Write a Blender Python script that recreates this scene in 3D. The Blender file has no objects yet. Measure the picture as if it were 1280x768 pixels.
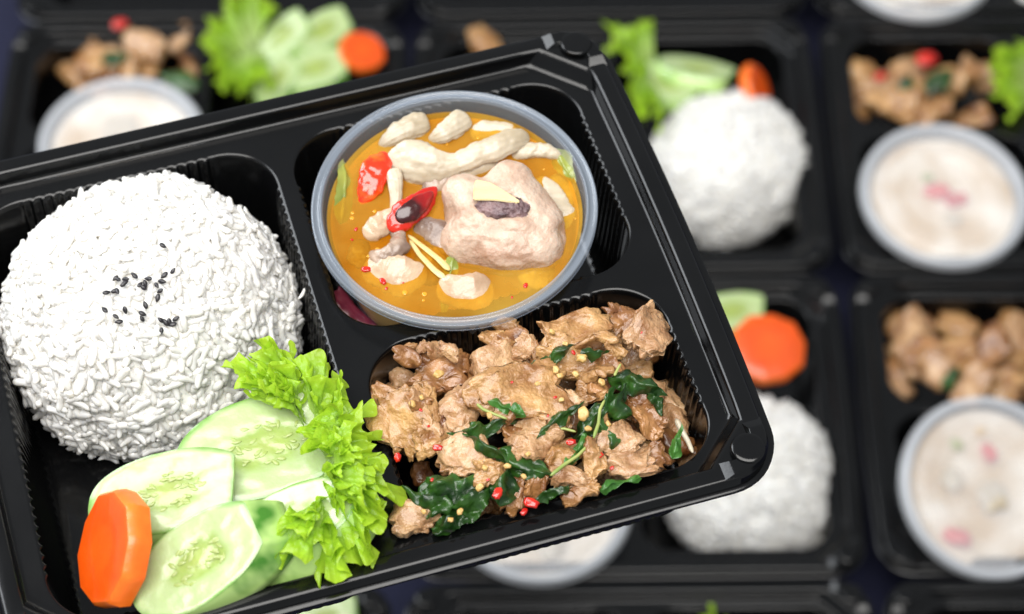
import bpy, bmesh, math, random
import numpy as np
from mathutils import Vector, Matrix, geometry
from math import sin, cos, pi, radians

random.seed(7)
np.random.seed(7)
sc = bpy.context.scene
COL = sc.collection
S = 0.01                                     # everything below is written in centimetres

# ------------------------------------------------------------------ camera
ELEV = radians(54.885)
FPX = 2893.0                                 # focal length for a picture 1280 wide
RIM = 4.6                                    # height of a tray's ridge above its foot
CAMZ = 103.342 + RIM
cam_d = bpy.data.cameras.new('camera')
cam = bpy.data.objects.new('camera', cam_d)
COL.objects.link(cam)
cam.location = (0, 0, CAMZ * S)
cam.rotation_euler = (pi / 2 - ELEV, 0, 0)
cam_d.sensor_width = 36
cam_d.lens = FPX / 1280 * 36
cam_d.clip_start = 0.02
cam_d.clip_end = 50
cam_d.dof.use_dof = True
cam_d.dof.focus_distance = 0.700
cam_d.dof.aperture_fstop = 9.8
sc.camera = cam

# ------------------------------------------------------------------ light
w = bpy.data.worlds.new('World')
sc.world = w
w.use_nodes = True
bg = w.node_tree.nodes['Background']
bg.inputs[0].default_value = (0.90, 0.95, 1.0, 1)
bg.inputs[1].default_value = 0.38


def area(name, loc, target, size, power, col):
    d = bpy.data.lights.new(name, 'AREA')
    d.shape = 'RECTANGLE'
    d.size, d.size_y = size
    d.energy = power
    d.color = col
    o = bpy.data.objects.new(name, d)
    COL.objects.link(o)
    o.location = loc
    o.rotation_euler = (Vector(target) - Vector(loc)).to_track_quat('-Z', 'Y').to_euler()
    return o


area('window_light', (-1.12, 1.10, 1.42), (-0.05, 0.42, 0.48), (0.9, 1.0), 23, (0.92, 0.96, 1.0))
area('ceiling_light', (-0.15, -0.08, 2.30), (0, 0.55, 0.35), (1.7, 1.5), 68, (1.0, 0.975, 0.94))

sc.view_settings.view_transform = 'Standard'
sc.view_settings.look = 'None'
sc.view_settings.exposure = 0.06
sc.view_settings.gamma = 1.0
sc.cycles.use_denoising = True
sc.cycles.max_bounces = 8
sc.cycles.transparent_max_bounces = 12
sc.cycles.caustics_reflective = False
sc.cycles.caustics_refractive = False

# ------------------------------------------------------------------ places
CR = Vector((1, 0, 0))
CU = Vector((0, sin(ELEV), cos(ELEV)))
CB = Vector((0, -cos(ELEV), sin(ELEV)))
FRONT = (-5.714 + .15 * cos(radians(16.753)) - .19 * sin(radians(16.753)), 40.72 + .15 * sin(radians(16.753)) + .19 * cos(radians(16.753)), CAMZ - 58.747)      # centre of the held tray's ridge plane
FYAW = radians(16.95)
GRID = (17.987, 94.073, RIM)
GYAW = radians(0.608)
PW, PD = 24.07, 18.96
ZF = FRONT[2]
SCALE = 40.5                                 # picture units per cm at the held tray


def un(u, v, z):
    """the point at height z (cm) that a sight line through (u, v) meets"""
    a = (u - 640) / FPX
    b = -(v - 384) / FPX
    d = CR * a + CU * b - CB
    t = (z - CAMZ) / d.z
    return Vector((d.x * t, d.y * t, z))


def front(x, y, z=0.0):
    """held tray coordinates -> world cm"""
    c, s = cos(FYAW), sin(FYAW)
    return Vector((FRONT[0] + c * x - s * y, FRONT[1] + s * x + c * y, ZF + z))


# ------------------------------------------------------------------ numpy noise
_rng = np.random.RandomState(11)
_perm = _rng.permutation(256)
_perm = np.concatenate([_perm, _perm, _perm])
_g = _rng.normal(size=(256, 3))
_g /= np.linalg.norm(_g, axis=1)[:, None]


def pn(P):
    P = np.asarray(P, float)
    i = np.floor(P).astype(int)
    f = P - i
    i &= 255
    u = f * f * f * (f * (f * 6 - 15) + 10)
    out = np.zeros(len(P))
    for dx in (0, 1):
        for dy in (0, 1):
            for dz in (0, 1):
                h = _perm[_perm[_perm[i[:, 0] + dx] + i[:, 1] + dy] + i[:, 2] + dz]
                d = f - np.array([dx, dy, dz])
                wgt = np.abs(1 - dx - u[:, 0]) * np.abs(1 - dy - u[:, 1]) * np.abs(1 - dz - u[:, 2])
                out += wgt * (d * _g[h]).sum(1)
    return out * 1.6


def fbm(P, o=3, ridged=False):
    a, s = 1.0, 0.0
    P = np.asarray(P, float).copy()
    for _ in range(o):
        n = pn(P)
        s = s + a * ((1 - 2 * np.abs(n)) if ridged else n)
        P = P * 2.03 + 17.3
        a *= .5
    return s


# ------------------------------------------------------------------ materials
MATS = {}


def mat(name, c1, c2=None, rough=.5, scale=60, bump=0.0, bscale=200, sss=0, sssr=(1, .6, .4), sssd=.002, coat=0,
        spec=.5, detail=3, trans=0, tcol=None, alpha=None, ramp=(.35, .65), attr=None, c3=None, r2=None, aniso=(1, 1, 1)):
    if name in MATS:
        return MATS[name]
    m = bpy.data.materials.new(name)
    m.use_nodes = True
    nt = m.node_tree
    b = nt.nodes['Principled BSDF']
    out = nt.nodes['Material Output']
    b.inputs['Roughness'].default_value = rough
    b.inputs['Specular IOR Level'].default_value = spec
    b.inputs['Base Color'].default_value = (*c1, 1)
    tc = nt.nodes.new('ShaderNodeTexCoord')
    mp = nt.nodes.new('ShaderNodeMapping')
    mp.inputs['Scale'].default_value = aniso
    oi = nt.nodes.new('ShaderNodeObjectInfo')
    ml = nt.nodes.new('ShaderNodeMath')
    ml.operation = 'MULTIPLY'
    ml.inputs[1].default_value = 3.7
    nt.links.new(oi.outputs['Random'], ml.inputs[0])
    nt.links.new(tc.outputs['Object'], mp.inputs['Vector'])
    nt.links.new(ml.outputs[0], mp.inputs['Location'])
    col = None
    if c2 is not None:
        n = nt.nodes.new('ShaderNodeTexNoise')
        n.inputs['Scale'].default_value = scale
        n.inputs['Detail'].default_value = detail
        nt.links.new(mp.outputs[0], n.inputs['Vector'])
        r = nt.nodes.new('ShaderNodeValToRGB')
        r.color_ramp.elements[0].position = ramp[0]
        r.color_ramp.elements[1].position = ramp[1]
        r.color_ramp.elements[0].color = (*c1, 1)
        r.color_ramp.elements[1].color = (*c2, 1)
        nt.links.new(n.outputs[0], r.inputs[0])
        col = r.outputs[0]
        if r2 is not None:
            rr = nt.nodes.new('ShaderNodeMapRange')
            rr.inputs[3].default_value = rough
            rr.inputs[4].default_value = r2
            nt.links.new(n.outputs[0], rr.inputs[0])
            nt.links.new(rr.outputs[0], b.inputs['Roughness'])
    if attr is not None:                     # attr = (name, [(pos, colour), ...]) : the thing's own colouring
        at = nt.nodes.new('ShaderNodeAttribute')
        at.attribute_name = attr[0]
        r = nt.nodes.new('ShaderNodeValToRGB')
        e = r.color_ramp.elements
        for k, (p, c) in enumerate(attr[1]):
            el = e[k] if k < 2 else e.new(p)
            el.position = p
            el.color = (*c, 1)
        nt.links.new(at.outputs['Fac'], r.inputs[0])
        if col is None:
            col = r.outputs[0]
        else:
            mx = nt.nodes.new('ShaderNodeMix')
            mx.data_type = 'RGBA'
            mx.blend_type = 'MULTIPLY'
            mx.inputs[0].default_value = 1
            nt.links.new(r.outputs[0], mx.inputs[6])
            nt.links.new(col, mx.inputs[7])
            col = mx.outputs[2]
    if col is not None:
        nt.links.new(col, b.inputs['Base Color'])
    if bump:
        n2 = nt.nodes.new('ShaderNodeTexNoise')
        n2.inputs['Scale'].default_value = bscale
        n2.inputs['Detail'].default_value = 4
        nt.links.new(mp.outputs[0], n2.inputs['Vector'])
        bp = nt.nodes.new('ShaderNodeBump')
        bp.inputs['Strength'].default_value = bump
        bp.inputs['Distance'].default_value = .002
        nt.links.new(n2.outputs[0], bp.inputs['Height'])
        nt.links.new(bp.outputs[0], b.inputs['Normal'])
    if sss:
        b.inputs['Subsurface Weight'].default_value = sss
        b.inputs['Subsurface Radius'].default_value = sssr
        b.inputs['Subsurface Scale'].default_value = sssd
    if coat:
        b.inputs['Coat Weight'].default_value = coat
        b.inputs['Coat Roughness'].default_value = .12
    sh = b.outputs[0]
    if trans:
        t = nt.nodes.new('ShaderNodeBsdfTranslucent')
        t.inputs[0].default_value = (*(tcol or c1), 1)
        ms = nt.nodes.new('ShaderNodeMixShader')
        ms.inputs[0].default_value = trans
        nt.links.new(sh, ms.inputs[1])
        nt.links.new(t.outputs[0], ms.inputs[2])
        sh = ms.outputs[0]
    if alpha is not None:                    # alpha = (clear share, tint)
        t = nt.nodes.new('ShaderNodeBsdfTransparent')
        t.inputs[0].default_value = (*alpha[1], 1)
        ms = nt.nodes.new('ShaderNodeMixShader')
        ms.inputs[0].default_value = alpha[0]
        nt.links.new(sh, ms.inputs[1])
        nt.links.new(t.outputs[0], ms.inputs[2])
        sh = ms.outputs[0]
    nt.links.new(sh, out.inputs[0])
    MATS[name] = m
    return m


M_TRAY = mat('black_plastic', (.0022, .0023, .0025), (.0036, .0037, .004), rough=.11, scale=25, r2=.20, bump=.012, bscale=600, spec=.36)
M_CLOTH = mat('navy_cloth', (.002, .003, .020), (.003, .005, .028), rough=.9, scale=300, bump=.3, bscale=1500)
M_RICE = mat('rice', (.92, .895, .84), (.96, .945, .91), rough=.30, scale=70, coat=.2, sss=.5, sssr=(1, .9, .75), sssd=.004, trans=.26, tcol=(.96, .93, .87))
M_RICE_CORE = mat('rice_core', (.91, .885, .82), (.95, .94, .90), rough=.5, scale=120, bump=.6, bscale=300, sss=.4, sssr=(1, .9, .75), sssd=.004, trans=.15, tcol=(.95, .92, .85))
M_SESAME = mat('sesame', (.010, .009, .012), (.03, .027, .03), rough=.35, scale=800)
M_PORK = mat('pork', (.21, .080, .021), (.50, .285, .110), rough=.36, scale=110, bump=.8, bscale=420, sss=.15, sssr=(1, .5, .3), sssd=.002, coat=.5, detail=6, ramp=(.30, .66))
M_PORK_P = mat('pork_pink', (.25, .108, .040), (.53, .325, .165), rough=.36, scale=120, bump=.8, bscale=450, sss=.2, sssr=(1, .5, .3), sssd=.002, coat=.5, detail=6, ramp=(.28, .66))
M_PORK_D = mat('pork_brown', (.12, .038, .010), (.38, .18, .062), rough=.34, scale=120, bump=.55, bscale=420, coat=.5, detail=6)
M_BASIL = mat('basil', (.006, .026, .005), (.030, .095, .012), rough=.30, scale=160, bump=.5, bscale=300, coat=.3, trans=.12, tcol=(.03, .14, .01))
M_BASIL_L = mat('basil_light', (.03, .12, .015), (.07, .22, .035), rough=.35, scale=160, bump=.4, bscale=300, coat=.2, trans=.2, tcol=(.08, .25, .02))
M_STEM = mat('basil_stem', (.20, .28, .06), (.36, .38, .12), rough=.4, scale=100)
M_CHILI = mat('chili_red', (.40, .006, .004), (.56, .022, .008), rough=.18, scale=120, coat=.4, sss=.1, sssr=(1, .2, .1))
M_CHILI_O = mat('chili_orange', (.72, .03, .005), (.90, .24, .02), rough=.18, scale=90, coat=.5, sss=.15, sssr=(1, .3, .1), ramp=(.45, .68))
M_CHILI_D = mat('chili_dark', (.035, .003, .003), (.30, .006, .006), rough=.22, scale=75, coat=.4, ramp=(.42, .62))
M_GARLIC = mat('garlic', (.46, .27, .075), (.60, .40, .15), rough=.4, scale=200, bump=.3)
M_LETT = mat('lettuce', (.82, .82, .82), (1, 1, 1), rough=.34, scale=120, bump=.35, bscale=350, trans=.40, tcol=(.58, .80, .06),
             attr=('t', [(0.0, (.55, .68, .32)), (1.0, (.42, .64, .035)), (.35, (.44, .62, .15)), (.80, (.31, .54, .03))]))
M_CUKE = mat('cucumber_flesh', (.90, .90, .88), (1, 1, 1), rough=.26, scale=160, bump=.12, bscale=300, sss=.45, sssr=(.7, 1, .4), sssd=.005, coat=.6,
             attr=('t', [(0.0, (.34, .42, .10)), (1.0, (.17, .36, .06)), (.36, (.29, .40, .09)), (.52, (.41, .51, .24)), (.90, (.43, .54, .26))]))
M_PEEL = mat('cucumber_peel', (.05, .19, .015), (.38, .56, .17), rough=.25, scale=60, coat=.5, ramp=(.34, .46), aniso=(1, 1, .35))
M_SEED = mat('cucumber_seed', (.40, .47, .14), (.50, .56, .24), rough=.22, scale=300, coat=.3, alpha=(.35, (.9, 1, .7)))
M_CARROT = mat('carrot', (.86, .86, .86), (1, 1, 1), rough=.30, scale=110, bump=.06, bscale=250, sss=.25, sssr=(1, .35, .1), sssd=.002, coat=.35, attr=('t', [(0.0, (.79, .105, .004)), (1.0, (.82, .12, .006)), (.34, (.78, .10, .004)), (.46, (.74, .083, .003)), (.88, (.75, .085, .003))]))
M_CARROT_E = mat('carrot_edge', (.80, .13, .008), (.88, .19, .018), rough=.34, scale=90, bump=.1, bscale=300, sss=.2, sssr=(1, .35, .1), sssd=.002, coat=.15)
M_CUP = mat('cup_plastic', (.42, .45, .48), rough=.14, spec=.6, alpha=(.74, (.97, .98, 1)))
M_CUPRIM = mat('cup_rim_plastic', (.36, .41, .48), rough=.12, spec=.7, alpha=(.60, (.95, .97, 1)))
M_LID = mat('lid_plastic', (.90, .91, .94), (.80, .82, .86), rough=.20, scale=30, spec=.7, alpha=(.70, (1, 1, 1)))
M_LIDRIM = mat('lid_rim_plastic', (.80, .82, .85), rough=.20, spec=.7, alpha=(.58, (1, 1, 1)))
M_BROTH = mat('broth', (.42, .15, .001), (.76, .44, .06), rough=.05, scale=30, detail=5, bump=.12, bscale=70, spec=.5, alpha=(.60, (1, .80, .26)))
M_BROTH_B = mat('broth_pale_glare', (.48, .33, .17), (.72, .65, .55), rough=.08, detail=2, scale=40, spec=.6)  # pale contents, whitened further in place of glare on the lids
M_CHICK = mat('chicken', (.38, .225, .15), (.58, .435, .335), rough=.40, scale=130, bump=.5, bscale=420, sss=.35, sssr=(1, .55, .4), sssd=.003, coat=.15, detail=6, ramp=(.30, .62))
M_SKIN = mat('chicken_skin', (.42, .28, .18), (.60, .44, .30), rough=.28, scale=70, bump=.3, bscale=300, coat=.35, sss=.2, sssr=(1, .6, .4))
M_BONE = mat('bone_end', (.075, .04, .048), (.27, .17, .17), rough=.42, scale=200, bump=.8, bscale=500, coat=.2)
M_MUSH = mat('mushroom', (.38, .31, .21), (.54, .47, .36), rough=.36, scale=90, bump=.22, bscale=300, sss=.35, sssr=(1, .8, .5), sssd=.003, coat=.2, aniso=(.3, 1, 1))
M_MUSH_D = mat('mushroom_grey', (.16, .10, .075), (.42, .31, .23), rough=.34, scale=90, bump=.3, bscale=300, sss=.2, coat=.25)
M_GINGER = mat('ginger', (.60, .45, .16), (.70, .57, .28), rough=.38, scale=120, bump=.2, bscale=500, sss=.2, sssr=(1, .8, .3), aniso=(.2, 1, 1))
M_LIME = mat('lime_leaf', (.16, .20, .03), (.30, .32, .06), rough=.3, scale=80, coat=.2)
M_MAROON = mat('purple_cabbage', (.10, .006, .03), (.22, .03, .06), rough=.3, scale=120, coat=.2)
M_OIL = mat('oil_drop', (.95, .55, .06), rough=.04, alpha=(.55, (1, .8, .35)), spec=.8)


# ------------------------------------------------------------------ object helpers
def link(o, parent=None):
    COL.objects.link(o)
    if parent is not None:
        o.parent = parent
    return o


def mesh(verts, faces, m, smooth=True, attr=None):
    me = bpy.data.meshes.new('mesh')
    v = np.asarray(verts, float) * S
    me.from_pydata(v.tolist(), [], [list(map(int, f)) for f in faces])
    if smooth:
        me.polygons.foreach_set('use_smooth', np.ones(len(me.polygons), bool))
    for mm in (m if isinstance(m, (list, tuple)) else [m]):
        me.materials.append(mm)
    if attr is not None:
        a = me.attributes.new('t', 'FLOAT', 'POINT')
        a.data.foreach_set('value', np.asarray(attr, np.float32))
    me.update()
    return me


def obj(name, me, parent=None):
    return link(bpy.data.objects.new(name, me), parent)


def tag(o, label, cat, group=None, kind=None):
    o['label'] = label
    o['category'] = cat
    if group:
        o['group'] = group
    if kind:
        o['kind'] = kind
    return o


def thing(name, label, cat, group=None, M=None):
    o = bpy.data.objects.new(name, None)
    o.empty_display_size = .01
    link(o)
    if M is not None:
        o.matrix_world = M
    return tag(o, label, cat, group)


def copy_tree(o, parent=None):
    c = o.copy()
    link(c)
    c.parent = parent
    for ch in o.children:
        copy_tree(ch, c)
    return c


def frame_cam(p, n=(0, .575, .818), roll=0, scale=1.0):
    """matrix: local z along n (given as right, up, toward viewer), local x turned by roll degrees in the face"""
    nw = (CR * n[0] + CU * n[1] + CB * n[2]).normalized()
    r = radians(roll)
    x = CR * cos(r) + CU * sin(r)
    x = (x - nw * x.dot(nw)).normalized()
    y = nw.cross(x)
    R = Matrix((x, y, nw)).transposed().to_4x4()
    return Matrix.Translation(p * S) @ R @ Matrix.Scale(scale, 4)


def frame_yaw(p, yaw, scale=1.0, tilt=None):
    R = Matrix.Rotation(yaw, 4, 'Z')
    if tilt:
        R = Matrix.Rotation(radians(tilt[1]), 4, tilt[0]) @ R
    return Matrix.Translation(p * S) @ R @ Matrix.Scale(scale, 4)


def grid_faces(nu, nv, cu=False, cv=False):
    f = []
    for i in range(nu if cu else nu - 1):
        for j in range(nv if cv else nv - 1):
            a, b = i, (i + 1) % nu
            c, d = j, (j + 1) % nv
            f.append((a * nv + c, b * nv + c, b * nv + d, a * nv + d))
    return f


def revolve(profile, n=96):
    V, F = [], []
    k = len(profile)
    for i in range(n):
        a = 2 * pi * i / n
        for r, z in profile:
            V.append((r * cos(a), r * sin(a), z))
    F = [tuple(reversed(q)) for q in grid_faces(n, k, cu=True)]
    return V, [f[::-1] for f in F]


def disc(r, z, rings=12, n=96):
    V = [(0, 0, z)]
    for k in range(1, rings + 1):
        for i in range(n):
            a = 2 * pi * i / n
            V.append((r * k / rings * cos(a), r * k / rings * sin(a), z))
    F = [(0, 1 + i, 1 + (i + 1) % n) for i in range(n)]
    for k in range(rings - 1):
        for i in range(n):
            a, b = 1 + k * n + i, 1 + k * n + (i + 1) % n
            F.append((a, a + n, b + n, b))
    return V, F


_ico = {}


def ico(sub):
    if sub not in _ico:
        bm = bmesh.new()
        bmesh.ops.create_icosphere(bm, subdivisions=sub, radius=1)
        bm.verts.index_update()
        _ico[sub] = (np.array([v.co[:] for v in bm.verts]), [[v.index for v in f.verts] for f in bm.faces])
        bm.free()
    V, F = _ico[sub]
    return V.copy(), F


# ------------------------------------------------------------------ the setting
V = []
n = 40
for i in range(n + 1):
    for j in range(n + 1):
        V.append((-150 + 300 * i / n, -20 + 260 * j / n, 0.0))
tb = obj('table_surface', mesh(V, grid_faces(n + 1, n + 1), M_CLOTH))
tb['kind'] = 'structure'
tb['label'] = 'dark navy cloth under the rows of black trays'


# ------------------------------------------------------------------ the tray
def rrect(x0, x1, y0, y1, r, ds=.055, per=22):
    """outline of a rounded rectangle: points, outward normals, distance along straight (or -1), straight length"""
    P, N, T = [], [], []
    segs = [((x1, y0 + r), (x1, y1 - r), (1, 0), (x1 - r, y1 - r), 0),
            ((x1 - r, y1), (x0 + r, y1), (0, 1), (x0 + r, y1 - r), pi / 2),
            ((x0, y1 - r), (x0, y0 + r), (-1, 0), (x0 + r, y0 + r), pi),
            ((x0 + r, y0), (x1 - r, y0), (0, -1), (x1 - r, y0 + r), 3 * pi / 2)]
    for a, b, nn, c, a0 in segs:
        L = math.dist(a, b)
        k = max(2, int(L / ds))
        for i in range(k):
            t = i / k
            P.append((a[0] + (b[0] - a[0]) * t, a[1] + (b[1] - a[1]) * t))
            N.append(nn)
            T.append((t * L, L))
        for i in range(per):
            an = a0 + pi / 2 * i / per
            P.append((c[0] + r * cos(an), c[1] + r * sin(an)))
            N.append((cos(an), sin(an)))
            T.append((-1, 0))
    return np.array(P), np.array(N), np.array(T)


LEDGE = -.55
FLOOR = -4.35
COMP = [(-10.15, -.22, -8.0, 7.75), (.28, 10.15, -.53, 7.75), (.47, 10.15, -8.0, -1.10)]


def comp_mesh(c, ds):
    P, N, T = rrect(*c, 1.75, ds)
    # vertical ribs moulded into the straight walls
    s, L = T[:, 0], T[:, 1]
    win = np.clip(np.minimum(s, L - s) / .25, 0, 1) * (s >= 0)
    pitch = .335
    rib = (.5 + .5 * np.cos(2 * pi * s / pitch)) ** 1.6 * win
    rows = [(-.012, LEDGE + .004, 0), (.02, LEDGE - .004, .01), (.055, LEDGE - .03, .06), (.075, LEDGE - .08, .085), (.09, LEDGE - .2, .085),
            (.16, -1.6, .085), (.24, -2.6, .08), (.33, -3.5, .08), (.42, FLOOR + .35, .06), (.52, FLOOR + .14, .02), (.70, FLOOR + .03, 0), (.9, FLOOR, 0)]
    V = []
    for d, z, a in rows:
        q = P - N * (d + a * rib)[:, None]
        V.append(np.column_stack([q, np.full(len(q), z)]))
    k = len(P)
    V = np.concatenate(V)
    F = []
    for r in range(len(rows) - 1):
        for i in range(k):
            j = (i + 1) % k
            F.append((r * k + i, r * k + j, (r + 1) * k + j, (r + 1) * k + i))
    cen = np.array([[(c[0] + c[1]) / 2, (c[2] + c[3]) / 2, FLOOR]])
    V = np.concatenate([V, cen])
    b = (len(rows) - 1) * k
    for i in range(k):
        F.append((b + i, b + (i + 1) % k, len(V) - 1))
    return mesh(V, F, M_TRAY), P


def corner_loop(hx, hy, r, chamfer, z, m=24, k=10):
    """same count for every loop; corner is an arc of radius r or a straight cut, softened at its ends"""
    P = []
    cs = [((hx, hy), (1, 1)), ((-hx, hy), (-1, 1)), ((-hx, -hy), (-1, -1)), ((hx, -hy), (1, -1))]
    arcs = []
    for q, ((x, y), (sx, sy)) in enumerate(cs):
        A = []
        for i in range(k + 1):
            t = i / k
            if chamfer:
                a = (x, y - sy * r) if q % 2 == 0 else (x - sx * r, y)
                b = (x - sx * r, y) if q % 2 == 0 else (x, y - sy * r)
                u = t
                px, py = a[0] + (b[0] - a[0]) * u, a[1] + (b[1] - a[1]) * u
                A.append((px, py, z))
            else:
                an = [0, pi / 2, pi, 3 * pi / 2][q] + t * pi / 2
                A.append((x - sx * r + r * cos(an), y - sy * r + r * sin(an), z))
        arcs.append(A)
    for q in range(4):
        P += arcs[q]
        a, b = arcs[q][-1], arcs[(q + 1) % 4][0]
        for i in range(1, m):
            t = i / m
            P.append(tuple(a[d] + (b[d] - a[d]) * t for d in range(3)))
    return P


def rim_mesh():
    HX, HY = 11.72, 9.35
    loops = [corner_loop(10.76, 8.36, 1.78, True, LEDGE + .004),
             corner_loop(10.82, 8.42, 1.76, True, LEDGE + .012),
             corner_loop(10.87, 8.47, 1.72, True, LEDGE + .045),
             corner_loop(10.90, 8.50, 1.66, True, LEDGE + .12),
             corner_loop(10.94, 8.54, 1.44, True, -.14),
             corner_loop(10.97, 8.57, 1.40, True, -.06),
             corner_loop(11.02, 8.62, 1.37, True, -.015),
             corner_loop(11.08, 8.68, 1.36, True, 0),
             corner_loop(11.45, 9.04, 1.30, False, 0),
             corner_loop(11.52, 9.11, 1.34, False, -.015),
             corner_loop(11.57, 9.16, 1.36, False, -.06),
             corner_loop(11.64, 9.20, 1.55, False, -.34),
             corner_loop(11.67, 9.22, 1.6, False, -.38),
             corner_loop(11.86, 9.32, 1.75, False, -.39),
             corner_loop(11.89, 9.35, 1.78, False, -.41),
             corner_loop(11.89, 9.35, 1.78, False, -.49),
             corner_loop(11.84, 9.30, 1.76, False, -.51),
             corner_loop(11.60, 9.10, 1.7, False, -.45)]
    loops = [[(x * (1 - .016 * min(1, abs(y) / 8.5) ** 2), y, z) for x, y, z in l] for l in loops]
    k = len(loops[0])
    V = [p for l in loops for p in l]
    F = []
    for r in range(len(loops) - 1):
        for i in range(k):
            j = (i + 1) % k
            F.append((r * k + j, r * k + i, (r + 1) * k + i, (r + 1) * k + j))
    return mesh(V, [f[::-1] for f in F], M_TRAY), [p[:2] for p in loops[0]]


def knob_mesh():
    """raised corner pad with sloping ends and a round button, drawn from its corner at (0, 0) inwards"""
    def loop(e, i, o, r, z):
        # e: reach of the pad along each ridge, i: inner side, o: inset from the outer side
        P = [(-e, -o, z)]
        for k in range(9):
            a = pi / 2 - pi / 2 * k / 8
            P.append((-o - r + r * cos(a), -o - r + r * sin(a), z))
        P += [(-o, -e, z), (-i, -e, z), (-i, -i - .62, z), (-i - .62, -i, z), (-e, -i, z)]
        return P
    L = [loop(1.85, .66, .03, 1.3, -.04), loop(1.50, .56, .09, 1.26, .13), loop(1.44, .53, .12, 1.24, .15)]
    k = len(L[0])
    V = [p for l in L for p in l]
    F = [(r * k + i, r * k + (i + 1) % k, (r + 1) * k + (i + 1) % k, (r + 1) * k + i) for r in range(2) for i in range(k)]
    V.append((-.62, -.62, .15))
    F += [(2 * k + i, 2 * k + (i + 1) % k, len(V) - 1) for i in range(k)]
    n0 = len(V)
    BV, BF = revolve([(0, .24), (.36, .24), (.45, .235), (.50, .21), (.53, .16), (.54, .12)], 40)
    V += [(x - .80, y - .80, z) for x, y, z in BV]
    F = [f[::-1] for f in F] + [tuple(q + n0 for q in f) for f in BF]
    me = mesh(V, F, M_TRAY)
    me.set_sharp_from_angle(angle=radians(28))
    return me


def sharpen(me, ang=32):
    me.set_sharp_from_angle(angle=radians(ang))
    return me


def build_tray(ds):
    t = thing('takeaway_tray', 'x', 'tray')
    rim, inner = rim_mesh()
    sharpen(rim, 40)
    holes = []
    for c in COMP:
        me, P = comp_mesh(c, ds)
        obj('compartment', me, t)
        holes.append([(p[0], p[1], 0) for p in P])
    obj('rim', rim, t)
    polys = [[Vector((x, y, 0)) for x, y in inner]] + [[Vector(p) for p in h] for h in holes]
    tri = geometry.tessellate_polygon(polys)
    V = [(p.x, p.y, LEDGE) for l in polys for p in l]
    F = []
    for a, b, c in tri:
        va, vb, vc = V[a], V[b], V[c]
        ar = (vb[0] - va[0]) * (vc[1] - va[1]) - (vb[1] - va[1]) * (vc[0] - va[0])
        F.append((a, b, c) if ar > 0 else (c, b, a))
    obj('ledge', mesh(V, F, M_TRAY, smooth=False), t)
    kn = knob_mesh()
    for q, (sx, sy) in enumerate(((1, 1), (-1, 1), (-1, -1), (1, -1))):
        o = obj('corner_knob', kn, t)
        o.matrix_local = Matrix.Translation((sx * 11.47 * S, sy * 9.14 * S, 0)) @ Matrix.Rotation(q * pi / 2, 4, 'Z')
    return t


front_tray = build_tray(.042)
front_tray.matrix_world = Matrix.Translation(Vector(FRONT) * S) @ Matrix.Rotation(FYAW, 4, 'Z')
tag(front_tray, 'sharp black plastic meal tray held up close, with rice, soup cup and pork', 'tray', 'black takeaway meal trays')


# ------------------------------------------------------------------ rice
def grain_mesh(seed, L=.74, W=.118, nu=9, nv=7):
    r = random.Random(seed)
    V = []
    bend = r.uniform(-.14, .14)
    L *= r.uniform(.62, 1.15)
    fl = r.uniform(.8, 1.0)
    V.append((-L / 2, 0, bend))
    for i in range(1, nu - 1):
        t = i / (nu - 1) * 2 - 1
        rr = W * (1 - abs(t) ** 3.6) ** .5 * (1 + .10 * sin(5 * t + seed))
        for j in range(nv):
            a = 2 * pi * j / nv
            V.append((t * L / 2, rr * cos(a), rr * sin(a) * fl + bend * t * t))
    V.append((L / 2, 0, bend))
    F = []
    for j in range(nv):
        F.append((0, 1 + (j + 1) % nv, 1 + j))
        b = 1 + (nu - 3) * nv
        F.append((len(V) - 1, b + j, b + (j + 1) % nv))
    for i in range(nu - 3):
        for j in range(nv):
            a, c = 1 + i * nv + j, 1 + i * nv + (j + 1) % nv
            F.append((a, c, c + nv, a + nv))
    return np.array(V), F


GRAINS = [grain_mesh(k) for k in range(8)]
RICE_R, RICE_H, RICE_CZ = 4.62, 4.15, 2.0     # bulge radius, height above the bulge, bulge above the floor


def rice_surface(d):
    """radius vector for unit directions d (mould-pressed mound, bulging a little above its foot)"""
    p = d * np.array([RICE_R, RICE_R, RICE_H])
    sq = (np.abs(d[:, 2]) ** 3) * np.clip(d[:, 2], 0, 1)
    p = p * (1 + .055 * fbm(d * 1.7 + 5, 2) + .030 * fbm(d * 5 + 5, 2) - .045 * sq)[:, None]
    return p


def rice_frames(count, seed, zmin=-.46):
    r = np.random.RandomState(seed)
    g = (1 + 5 ** .5) / 2
    out = []
    zs = 1 - (np.arange(count) + .5) / count * (1 - zmin)
    ph = 2 * pi * np.arange(count) / g + r.uniform(-.06, .06, count)
    st = np.sqrt(1 - zs ** 2)
    d = np.column_stack([st * np.cos(ph), st * np.sin(ph), zs]) + r.normal(0, .02, (count, 3))
    d /= np.linalg.norm(d, axis=1)[:, None]
    P = rice_surface(d)
    N = d / np.array([RICE_R, RICE_R, RICE_H])
    N /= np.linalg.norm(N, axis=1)[:, None]
    return d, P, N, r


def basis(nv, r, tilt):
    t = np.cross(nv, r.normal(size=3))
    t /= np.linalg.norm(t)
    b = np.cross(nv, t)
    a = np.clip(r.normal(0, tilt), -1.25, 1.25)
    x = t * cos(a) + nv * sin(a)
    z = -t * sin(a) + nv * cos(a)
    return x, b, z


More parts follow.
